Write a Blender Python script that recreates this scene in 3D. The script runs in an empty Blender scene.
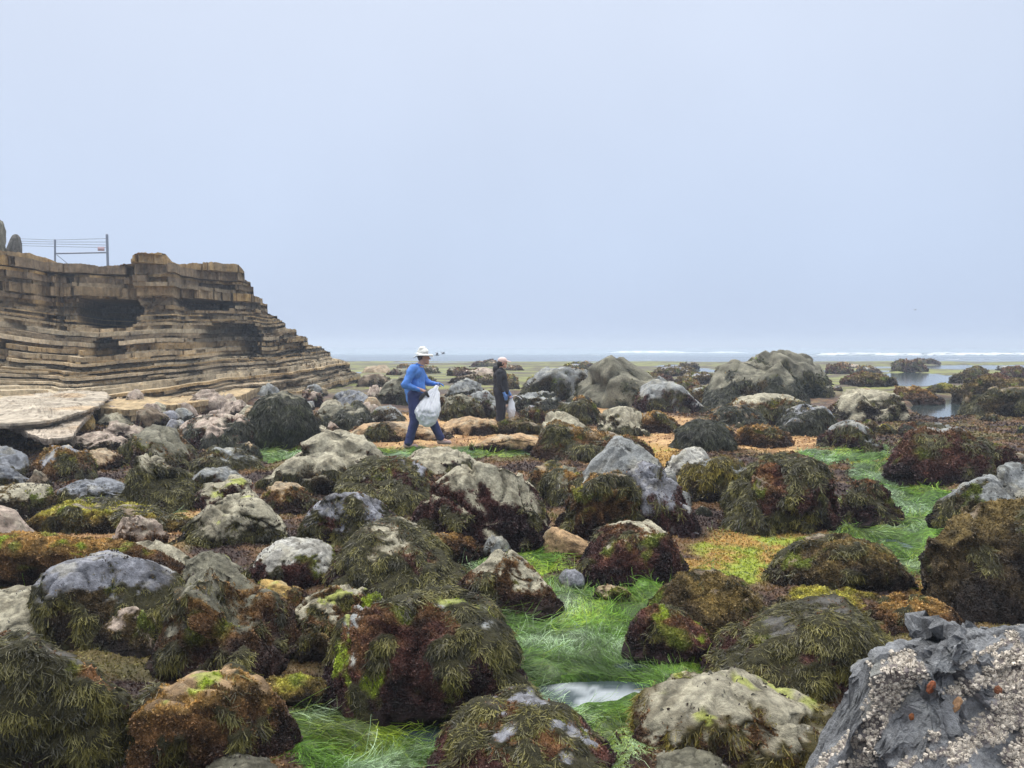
import bpy, math, numpy as np
from mathutils import Vector
rng = np.random.default_rng(7)
SC = bpy.context.scene
COL = SC.collection
W_, H_, FPX = 1024, 768, 760.0
PITCH = math.atan(38 / FPX)
CAM = np.array([0., 0., 1.75])
FWD = np.array([0, math.cos(PITCH), -math.sin(PITCH)])
UPV = np.array([0, math.sin(PITCH), math.cos(PITCH)])

def ray(px, py):
    u = (np.asarray(px, float) - 512) / FPX; v = -(np.asarray(py, float) - 384) / FPX
    r = FWD + np.multiply.outer(u, np.array([1., 0, 0])) + np.multiply.outer(v, UPV)
    return r
def on_ground(px, py, z=0.0):
    r = ray(px, py); t = (z - CAM[2]) / r[..., 2]
    return CAM + r * t[..., None] if r.ndim > 1 else CAM + r * t
def at_depth(px, py, d):
    r = ray(px, py); return CAM + r * (d / r[..., 1])[..., None] if r.ndim > 1 else CAM + r * (d / r[1])
def project(P):
    q = P - CAM; d = q @ FWD
    d = np.where(np.abs(d) < 1e-6, 1e-6, d)
    return 512 + FPX * q[..., 0] / d, 384 - FPX * (q @ UPV) / d, d

# ---------- noise ----------
_perm = np.random.default_rng(3).permutation(4096).astype(np.int64)
_grad = np.random.default_rng(4).normal(size=(4096, 3)); _grad /= np.linalg.norm(_grad, axis=1)[:, None]
def _h(i, j, k):
    return _perm[(_perm[(_perm[i & 4095] + j) & 4095] + k) & 4095]
def noise(P):
    P = np.asarray(P, float)
    I = np.floor(P).astype(np.int64); F = P - I
    U = F * F * F * (F * (F * 6 - 15) + 10)
    out = 0
    for a in (0, 1):
        wa = U[:, 0] if a else 1 - U[:, 0]
        for b in (0, 1):
            wb = U[:, 1] if b else 1 - U[:, 1]
            for c in (0, 1):
                wc = U[:, 2] if c else 1 - U[:, 2]
                g = _grad[_h(I[:, 0] + a, I[:, 1] + b, I[:, 2] + c)]
                out = out + wa * wb * wc * ((F - np.array([a, b, c])) * g).sum(1)
    return out * 1.6
def fbm(P, o=4, gain=.5):
    s = 0; a = 1; t = 0
    for k in range(o):
        s = s + a * noise(P * (2.03 ** k) + 17.3 * k); t += a; a *= gain
    return s / t * 1.4
def cell(P):
    """F1, F2-F1, random id (worley); cell.q keeps the nearest centre"""
    Q = np.zeros((len(P), 3))
    I = np.floor(P).astype(np.int64); best = np.full(len(P), 9.); sec = np.full(len(P), 9.); idb = np.zeros(len(P))
    for a in (-1, 0, 1):
        for b in (-1, 0, 1):
            for c in (-1, 0, 1):
                J = I + np.array([a, b, c]); h = _h(J[:, 0], J[:, 1], J[:, 2])
                q = J + (_grad[h] * .5 + .5)
                d = np.linalg.norm(P - q, axis=1)
                m = d < best
                sec = np.where(m, best, np.minimum(sec, d)); idb = np.where(m, h / 4096., idb); Q = np.where(m[:, None], q, Q); best = np.where(m, d, best)
    cell.q = Q
    return best, sec - best, idb
def sst(x, a, b):
    t = np.clip((x - a) / (b - a + 1e-9), 0, 1); return t * t * (3 - 2 * t)
def mixc(a, b, t):
    t = np.asarray(t)[..., None]; return np.asarray(a) * (1 - t) + np.asarray(b) * t

# ---------- mesh ----------
def mkmesh(name, V, F, mat, col=None, parent=None, smooth=False):
    me = bpy.data.meshes.new(name)
    V = np.asarray(V, np.float32); F = np.asarray(F, np.int32)
    n, k = F.shape
    me.vertices.add(len(V)); me.vertices.foreach_set('co', V.ravel())
    me.loops.add(n * k); me.loops.foreach_set('vertex_index', F.ravel())
    me.polygons.add(n); me.polygons.foreach_set('loop_start', np.arange(0, n * k, k, dtype=np.int32))
    me.polygons.foreach_set('use_smooth', np.full(n, smooth))
    if col is not None:
        c4 = np.ones((len(V), 4), np.float32); c4[:, :3] = np.clip(col, 0, 1)
        at = me.color_attributes.new('col', 'FLOAT_COLOR', 'POINT'); at.data.foreach_set('color', c4.ravel())
    me.materials.append(mat); me.update(calc_edges=True)
    o = bpy.data.objects.new(name, me); COL.objects.link(o)
    if parent is not None: o.parent = parent
    return o
def tag(o, label=None, cat=None, group=None, kind=None):
    if label: o['label'] = label
    if cat: o['category'] = cat
    if group: o['group'] = group
    if kind: o['kind'] = kind
    return o
def empty(name, loc, label, cat, group=None):
    o = bpy.data.objects.new(name, None); COL.objects.link(o); o.location = loc; o.empty_display_size = .1
    return tag(o, label, cat, group)
def vnormals(V, F):
    a, b, c = V[F[:, 0]], V[F[:, 1]], V[F[:, 2]]
    n = np.cross(b - a, c - a); N = np.zeros_like(V)
    for k in range(F.shape[1]): np.add.at(N, F[:, k], n)
    l = np.linalg.norm(N, axis=1); return N / np.maximum(l, 1e-12)[:, None], np.linalg.norm(n, axis=1) / 2
_ico = {}
def ico(l):
    if l not in _ico:
        import bmesh
        bm = bmesh.new(); bmesh.ops.create_icosphere(bm, subdivisions=l, radius=1)
        V = np.array([v.co[:] for v in bm.verts]); F = np.array([[v.index for v in f.verts] for f in bm.faces]); bm.free()
        _ico[l] = (V, F)
    return _ico[l]

# ---------- materials ----------
def mat(name, rough=.7, bump=.0, bscale=60., var=.25, vscale=30., spec=.5, tint=None, trans=0., two=False, coat=0., detail=6, bdist=.01):
    m = bpy.data.materials.new(name); m.use_nodes = True; nt = m.node_tree; N = nt.nodes; L = nt.links
    bs = N['Principled BSDF']; bs.inputs['Roughness'].default_value = rough
    bs.inputs['Specular IOR Level'].default_value = spec
    bs.inputs['Coat Weight'].default_value = coat; bs.inputs['Coat Roughness'].default_value = .25
    tc = N.new('ShaderNodeTexCoord')
    if tint is None:
        at = N.new('ShaderNodeAttribute'); at.attribute_name = 'col'; src = at.outputs['Color']
    else:
        rg = N.new('ShaderNodeRGB'); rg.outputs[0].default_value = (*tint, 1); src = rg.outputs[0]
    nz = N.new('ShaderNodeTexNoise'); nz.inputs['Scale'].default_value = vscale; nz.inputs['Detail'].default_value = detail
    nz.inputs['Roughness'].default_value = .65
    L.new(tc.outputs['Object'], nz.inputs['Vector'])
    mr = N.new('ShaderNodeMapRange'); mr.inputs['From Min'].default_value = .25; mr.inputs['From Max'].default_value = .75
    mr.inputs['To Min'].default_value = 1 - var; mr.inputs['To Max'].default_value = 1 + var
    L.new(nz.outputs['Fac'], mr.inputs['Value'])
    mx = N.new('ShaderNodeVectorMath'); mx.operation = 'SCALE'
    L.new(src, mx.inputs[0]); L.new(mr.outputs['Result'], mx.inputs['Scale'])
    L.new(mx.outputs[0], bs.inputs['Base Color'])
    if bump:
        n2 = N.new('ShaderNodeTexNoise'); n2.inputs['Scale'].default_value = bscale; n2.inputs['Detail'].default_value = 8
        n2.inputs['Roughness'].default_value = .7
        L.new(tc.outputs['Object'], n2.inputs['Vector'])
        bp = N.new('ShaderNodeBump'); bp.inputs['Strength'].default_value = bump; bp.inputs['Distance'].default_value = bdist
        L.new(n2.outputs['Fac'], bp.inputs['Height']); L.new(bp.outputs[0], bs.inputs['Normal'])
    if trans:
        tr = N.new('ShaderNodeBsdfTranslucent'); ms = N.new('ShaderNodeMixShader'); ms.inputs[0].default_value = trans
        L.new(mx.outputs[0], tr.inputs['Color']); L.new(bs.outputs[0], ms.inputs[1]); L.new(tr.outputs[0], ms.inputs[2])
        L.new(ms.outputs[0], N['Material Output'].inputs['Surface'])
    return m
M = {}
M['stone'] = mat('weathered_stone', .8, 1., 38, .6, 26, .35, bdist=.035, detail=10)
M['cliff'] = mat('layered_sandstone', .9, 1., 7, .5, 5, .15, bdist=.07, detail=10)
M['weed'] = mat('rockweed', .38, 0, 1, .5, 25, .42, trans=.12)
M['turf'] = mat('algae_turf', .5, 0, 1, .45, 20, .5, trans=.1)
M['grass'] = mat('surfgrass', .4, 0, 1, .35, 12, .35, trans=.25)
M['ground'] = mat('shore_ground', .7, .9, 35, .4, 18, .4, bdist=.03)
M['barnacle'] = mat('barnacle', .8, .6, 90, .35, 60, .3)
def ribbons(P, N, D0, L, w, nseg, grav, curl, cbase, ctip, r, keep=True, taper=.45, zmin=None, widen=0, Rc=1.):
    """P roots, N root normals, D0 start directions -> ribbon strips"""
    n = len(P); L = np.broadcast_to(L, n); w = np.broadcast_to(w, n)
    p = P.copy(); d = D0 / np.linalg.norm(D0, axis=1)[:, None]
    bend = r.normal(size=(n, 3)) * curl
    rows = []; 
    sref = N + r.normal(size=(n, 3)) * .7
    for i in range(nseg + 1):
        s = np.cross(d, sref); s /= np.maximum(np.linalg.norm(s, axis=1), 1e-6)[:, None]
        t = i / nseg
        ww = (w * (1 - (1 - taper) * t) * .5)[:, None]
        if widen: ww = (w * (.55 + widen * math.sin(t * 2.6)) * .5)[:, None]
        rows.append(np.stack([p - s * ww, p + s * ww], 1))
        if i < nseg:
            d = d + bend * .5 + r.normal(size=(n, 3)) * curl * .6 + np.array([0, 0, -grav])
            if keep:
                dn = (d * N).sum(1); lim = np.sin(np.minimum((i + 1) / nseg * L / Rc, 1.2)); d = d - N * (np.minimum(dn + lim, 0) + .5 * np.maximum(dn + lim * .6 - .12, 0))[:, None]
            d /= np.maximum(np.linalg.norm(d, axis=1), 1e-6)[:, None]
            p = p + d * (L / nseg)[:, None]
            if zmin is not None: p[:, 2] = np.maximum(p[:, 2], zmin)
    V = np.stack(rows, 1)                       # n, nseg+1, 2, 3
    base = np.arange(n)[:, None] * (2 * (nseg + 1)) + (2 * np.arange(nseg))[None]
    F = np.stack([base, base + 1, base + 3, base + 2], -1).reshape(-1, 4)
    tt = (np.arange(nseg + 1) / nseg)[None, :, None, None]
    C = cbase[:, None, None, :] * (1 - tt) + ctip[:, None, None, :] * tt
    C = np.broadcast_to(C, V.shape).reshape(-1, 3)
    return V.reshape(-1, 3), F, C

def sample_surf(V, F, area, wgt, n, r):
    """random points on triangles with per-vertex weight wgt"""
    fw = area * wgt[F].mean(1); tot = fw.sum()
    if tot <= 0 or n <= 0: return None
    cdf = np.cumsum(fw); idx = np.minimum(np.searchsorted(cdf, r.random(n) * tot), len(F) - 1)
    a = r.random(n); b = r.random(n); m = a + b > 1; a[m] = 1 - a[m]; b[m] = 1 - b[m]
    bc = np.stack([1 - a - b, a, b], 1)
    return idx, bc
def interp(A, F, idx, bc):
    return (A[F[idx]] * bc[:, :, None]).sum(1)

def flakes(P, N, C, size, r, flat=.6):
    """small crumpled leaf: two triangles folded, as quads"""
    n = len(P); size = np.broadcast_to(size, n)[:, None]
    d = N * (.25 + r.random((n, 1))) + r.normal(size=(n, 3)) * flat
    d /= np.linalg.norm(d, axis=1)[:, None]
    s = np.cross(d, r.normal(size=(n, 3))); s /= np.maximum(np.linalg.norm(s, axis=1), 1e-6)[:, None]
    q = np.cross(s, d)
    k = size * (.6 + .8 * r.random((n, 1)))
    a = P - s * k * .25; b = P + s * k * .25
    c = P + d * k + s * k * (.2 + .4 * r.random((n, 1))) + q * k * .3 * r.normal(size=(n, 1))
    e = P + d * k * (.6 + .5 * r.random((n, 1))) - s * k * (.2 + .4 * r.random((n, 1)))
    V = np.stack([a, b, c, e], 1).reshape(-1, 3); F = np.arange(n * 4).reshape(n, 4)
    j = (.55 + .9 * r.random((n, 1, 1)) ** 1.3)
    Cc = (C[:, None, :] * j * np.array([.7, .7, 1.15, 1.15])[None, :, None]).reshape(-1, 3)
    return V, F, Cc
def cat_parts(L):
    V = []; F = []; C = []; o = 0
    for v, f, c in L:
        V.append(v); F.append(f + o); C.append(c); o += len(v)
    return np.concatenate(V), np.concatenate(F), np.concatenate(C)

STONE = dict(cream=(.36, .33, .24), grey=(.26, .27, .265), purple=(.25, .255, .285), tan=(.36, .27, .17), dark=(.10, .095, .085),
             pink=(.40, .32, .26), lich=(.155, .147, .105), ochre=(.42, .28, .09), blue=(.21, .222, .245), sand=(.42, .28, .15), brown=(.20, .15, .10), white=(.44, .43, .39))
TURF = dict(r=((.026, .011, .012), (.085, .034, .026), (.15, .075, .03)),        # low -> high
            o=((.032, .016, .012), (.135, .07, .026), (.30, .18, .055)),
            b=((.022, .015, .012), (.085, .058, .025), (.17, .12, .04)),
            y=((.03, .02, .012), (.17, .12, .03), (.34, .31, .05)),
            g=((.02, .022, .012), (.06, .07, .018), (.13, .15, .03)))
WEED = dict(k=((.012, .013, .008), (.060, .062, .028)),      # blackish
            o=((.018, .016, .006), (.145, .130, .032)),      # olive
            y=((.030, .024, .007), (.27, .215, .035)))       # golden olive

def build_rock(name, label, P_loc, right, fwd, W, Dp, hprof, D, seed, stone='grey', bare=.3, weed=.4, turf='r', wk='o',
               facet=6, lime=0., cat='boulder', group=None, boxy=.85, veg=1.0, rough=1.0, barn=0., turn=0., level=0):
    r = np.random.default_rng(seed)
    px_size = W / D * FPX
    if .19 < bare < .75: bare = bare * 1.15 + .02
    lvl = 6 if px_size > 95 and D < 8.5 else 5 if px_size > 42 else 4 if px_size > 14 else 3
    if level: lvl = level
    B, F = ico(lvl)
    a, b, c = B[:, 0], B[:, 1], B[:, 2]
    q = np.sqrt(np.maximum(1 - a * a, 1e-6))
    Hh = np.interp(a, hprof[:, 0], hprof[:, 1]); Hmax = hprof[:, 1].max()
    Hh = Hh * np.maximum(1 - np.abs(a) ** 7, 0) ** .5
    t = np.clip(c / q, -1, 1); bb = np.clip(b / q, -1, 1)
    z = np.where(t > 0, Hh * np.abs(t) ** boxy, -(.25 * Hmax + .03) * np.abs(t))
    y = Dp / 2 * q ** .65 * np.sign(bb) * np.abs(bb) ** boxy
    x = a * W / 2
    # lean: asymmetry of cross-section
    V = np.stack([x, y, z], 1)
    S = (W * max(Hmax, .15) * Dp) ** (1 / 3)
    so = r.random(3) * 50
    Nn, _ = vnormals(V, F)
    V = V + Nn * (fbm(V / S * 1.3 + so, 3) * S * .15 * rough)[:, None]
    # facets
    for k in range(int(facet * 1.6)):
        nr = r.normal(size=3); nr[2] = abs(nr[2]) * .7 + .1; nr /= np.linalg.norm(nr)
        s = V @ nr; d = s.max() * r.uniform(.55 if facet > 4 else .68, .92)
        V = V - nr[None] * (np.maximum(s - d, 0) * .8)[:, None]
    Nn, _ = vnormals(V, F)
    if facet >= 4 and level == 0:
        _, e2, ic = cell(V / S * 1.9 + so); tl = (_grad[(ic * 4095).astype(int)] * (V - (cell.q - so) * S / 1.9)).sum(1)
        V = V + Nn * ((.30 * tl + .05 * S * (ic - .5)) * sst(e2, 0, .09))[:, None]; Nn, _ = vnormals(V, F)
    V[:, 1] += V[:, 2] * r.normal() * .22
    f2 = fbm(V / S * 4.5 + so, 4, .55); cr = np.abs(noise(V / S * 3.1 + so * 2))
    V = V + Nn * ((f2 * .042 - .035 * np.exp(-(cr / .05) ** 2)) * S * rough)[:, None]
    Nn, area = vnormals(V, F)
    for ax, ext in ((0, W), (1, Dp)):
        hi_, lo_ = np.quantile(V[:, ax], .997), np.quantile(V[:, ax], .003); V[:, ax] = (V[:, ax] - (hi_ + lo_) / 2) * ext / (hi_ - lo_)
    # keep the outline honest: fit each slice's top to the profile
    nb_ = 24; xb = np.clip(((V[:, 0] / (W / 2) + 1) / 2 * nb_), 0, nb_ - 1e-3).astype(int); top = np.full(nb_, 1e-3); np.maximum.at(top, xb, V[:, 2])
    xc = (np.arange(nb_) + .5) / nb_ * 2 - 1; tg = np.interp(xc, hprof[:, 0], hprof[:, 1]) * np.maximum(1 - np.abs(xc) ** 9, 0) ** .5
    ratio = np.clip(tg / top, .6, 1.7); ratio = np.convolve(np.pad(ratio, 1, mode='edge'), [.25, .5, .25], 'valid')
    f_ = np.interp(V[:, 0] / (W / 2), xc, ratio); V[:, 2] = np.where(V[:, 2] > 0, V[:, 2] * f_, V[:, 2])
    Nn, area = vnormals(V, F)
    # masks ------------
    zr = np.clip(V[:, 2] / Hmax, -.2, 1)
    n1 = fbm(V / S * 2.2 + so + 9, 4, .6); n2 = fbm(V / S * 3.0 + so + 31, 3); n3 = fbm(V / S * 9 + so, 3)
    above = V[:, 2] > 0
    sb = zr * .75 + Nn[:, 2] * .35 + n1 * .75 + n3 * .12 + (V[:, 0] / W) * r.normal() * .18
    bq = np.quantile(sb[above], 1 - bare) if bare > 0 else 99
    mb = sst(sb, bq - .05, bq + .05) if bare > 0 else np.zeros(len(V))
    if bare >= .99: mb[:] = 1
    sw = n2 * 1.0 + zr * .35 + n3 * .1 - (V[:, 0] / W) * r.normal() * .5
    cov = above & (mb < .5)
    if cov.sum() > 5 and weed > 0:
        wq = np.quantile(sw[cov], 1 - weed); mw = sst(sw, wq - .04, wq + .04) * (1 - mb)
        if weed >= .99: mw = 1 - mb
    else: mw = np.zeros(len(V))
    mt = (1 - mb) * (1 - mw)
    # colours ----------
    sc = np.array(STONE[stone]); sc = sc * (1 + .35 * n3[:, None]) * (1 + .25 * n1[:, None])
    lich = np.maximum(sst(fbm(V / .13 + so, 4, .65), .10, .28), sst(fbm(V / .5 + so + 8, 5, .7), .15, .35) * .7)
    sc = mixc(sc, sc * np.array([.34, .32, .29]), lich * .75); sc = mixc(sc, sc * .45, np.exp(-(cr / .04) ** 2) * .7)
    pale = sst(fbm(V / .22 + so + 5, 4, .65), .1, .35); sc = mixc(sc, np.array([.44, .41, .31]), pale * (0 if stone == 'dark' else .4))
    T = TURF[turf]
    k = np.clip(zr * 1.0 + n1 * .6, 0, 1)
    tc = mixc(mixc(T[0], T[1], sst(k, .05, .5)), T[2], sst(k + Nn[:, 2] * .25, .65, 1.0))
    tc = tc * np.clip(1 + 1.0 * fbm(V / .07 + so + 61, 3) + .5 * fbm(V / .3 + so + 62, 2), .25, 2.2)[:, None]
    tc = mixc(tc, np.array([.20, .27, .03]), sst(fbm(V / .3 + so + 77, 3), .28, .42) * .6 * sst(k, .2, .6))
    if lime:
        lm = sst(fbm(V / S * 1.8 + so + 3, 3) + Nn[:, 2] * .3 + zr * .3, 1.0 - lime, 1.12 - lime); 
        tc = mixc(tc, np.array([.27, .34, .03]), lm); sc = mixc(sc, np.array([.33, .36, .07]), lm * .8)
    Wc = WEED[wk]
    col = sc * mb[:, None] + tc * (.8 * mt)[:, None] + (np.array(Wc[0]) * .8 + np.array(Wc[1]) * .14) * mw[:, None]
    V = V + Nn * (mw * (.014 + .026 * noise(V / .11 + so)) * min(1, S * 1.6) + mt * .012 * noise(V / .06 + so))[:, None]
    # world transform (vertices stay local; object rotated)
    ang = math.atan2(right[1], right[0]) + turn
    root = empty(name, P_loc, label, cat, group) if veg > 0 and px_size > 12 else None
    if root is None:
        ob = mkmesh(name, V, F, M['stone'], col, None, True); ob.location = P_loc; ob.rotation_euler = (0, 0, ang)
        tag(ob, label, cat, group); return ob, V
    root.rotation_euler = (0, 0, ang)
    mkmesh('stone', V, F, M['stone'], col, root, True)
    # weed strands
    vis = np.where(Nn[:, 1] > .35, .25, 1.) * (V[:, 2] > .0)      # far side thinner
    pxm = D / FPX
    if weed > 0 and mw.max() > .3:
        wgt = mw * vis * (Nn[:, 2] > -.5)
        A = (area * wgt[F].mean(1)).sum()
        L = min(.062, max(.22 * Hmax, .03)); w = max(.0026, .58 * pxm)
        if D > 7: L = min(.006 * D + .03, max(.3 * Hmax, .05))
        n = int(min(A * 3.6 / (w * L * .55) * veg, 42000 if D < 7 else 16000))
        sm = sample_surf(V, F, area, wgt, n, r)
        if sm and n > 10:
            idx, bc = sm; P = interp(V, F, idx, bc); N = interp(Nn, F, idx, bc); N /= np.linalg.norm(N, axis=1)[:, None]
            g = np.array([0, 0, -1.]); t_ = g - N * (N @ g)[:, None]
            cl = np.stack([noise(P / .16 + so + 10 * i) for i in range(3)], 1)
            sp = P.copy(); sp[:, 2] = 0
            cq = noise(P / .11 + so)[:, None]; d0 = t_ * 1.7 + N * (.05 + .28 * np.maximum(cq, 0)) + cl * .9 + r.normal(size=P.shape) * .2 + sp / W * .8
            cn = noise(P / .09 + so * 3)[:, None] * 1.1 + .5 * noise(P / .35 + so * 5)[:, None]; rv = r.random((n, 1))
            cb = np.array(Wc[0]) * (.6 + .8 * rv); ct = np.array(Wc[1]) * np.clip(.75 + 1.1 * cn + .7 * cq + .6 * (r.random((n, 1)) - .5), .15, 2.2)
            R = ribbons(P - N * .005, N, d0, L * (.5 + .8 * r.random(n)), w * (.7 + .7 * r.random(n)), 4 if D < 9 else 3, .32, .44, cb, ct, r, widen=.35 if D < 9 else 0, Rc=.33 * (W + min(Dp, W)) / 2 + .25 * Hmax)
            mkmesh('rockweed', R[0], R[1], M['weed'], R[2], root)
    # turf flakes
    if mt.max() > .3 and veg > 0:
        wgt = mt * vis
        A = (area * wgt[F].mean(1)).sum(); sz = max(.0085, 1.6 * pxm)
        n = int(min(A * 1.6 / (sz * sz * .5) * veg, 26000))
        sm = sample_surf(V, F, area, wgt, n, r)
        if sm and n > 10:
            idx, bc = sm; P = interp(V, F, idx, bc); N = interp(Nn, F, idx, bc); C = interp(tc, F, idx, bc)
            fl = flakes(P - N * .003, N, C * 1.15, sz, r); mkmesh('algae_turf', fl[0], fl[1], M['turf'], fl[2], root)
    # barnacle speckles on bare stone
    if bare > .15 and D < 9 and veg > 0:
        wgt = mb * vis * sst(fbm(V / .2 + so + 55, 3), .0, .3)
        A = (area * wgt[F].mean(1)).sum(); n = int(min(A * 900, 2500))
        sm = sample_surf(V, F, area, wgt, n, r)
        if sm and n > 10:
            idx, bc = sm; P = interp(V, F, idx, bc); N = interp(Nn, F, idx, bc)
            C = np.where(r.random((n, 1)) < .55, np.array([.05, .035, .03]), np.array([.2, .19, .15])) * np.ones((n, 3))
            fl = flakes(P, N, C, .013, r, .9); mkmesh('lichen_tufts', fl[0], fl[1], M['turf'], fl[2], root)
    return root, V

FOOT = []       # occupied footprints (x, y, radius)
LAB = []
def rock_px(label, by, outline, seed, name='boulder', depth=.8, zb=0., short=None, **kw):
    """outline: pixel silhouette left->right of the top; by: pixel row where its front meets the ground"""
    o = np.array(outline, float)
    x0, x1 = o[:, 0].min(), o[:, 0].max(); cx = (x0 + x1) / 2
    pf = on_ground(cx, by, zb); Df = pf[1]
    w = (x1 - x0) / FPX * Df; Dp = w * depth; 
    Dp = min(Dp, w * depth)
    Dc = Df + Dp * .42
    Wd = (x1 - x0) / FPX * Dc
    cen = at_depth(cx, by, Dc); cen[2] = zb
    rt = np.array([1., 0, 0])
    z = at_depth(o[:, 0], o[:, 1], Dc)[:, 2] - zb
    z = np.maximum(z, .03)
    a = (o[:, 0] - cx) / ((x1 - x0) / 2)
    ok = np.argsort(a); hp = np.stack([a[ok], z[ok]], 1)
    FOOT.append((cen[0], cen[1], Wd / 2, Dp / 2)); LAB.append((cen[0], cen[1], short or label))
    return build_rock(name, label, tuple(cen), rt, None, Wd, Dp, hp, Dc, seed, **kw)
def K(**k): return k
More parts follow.
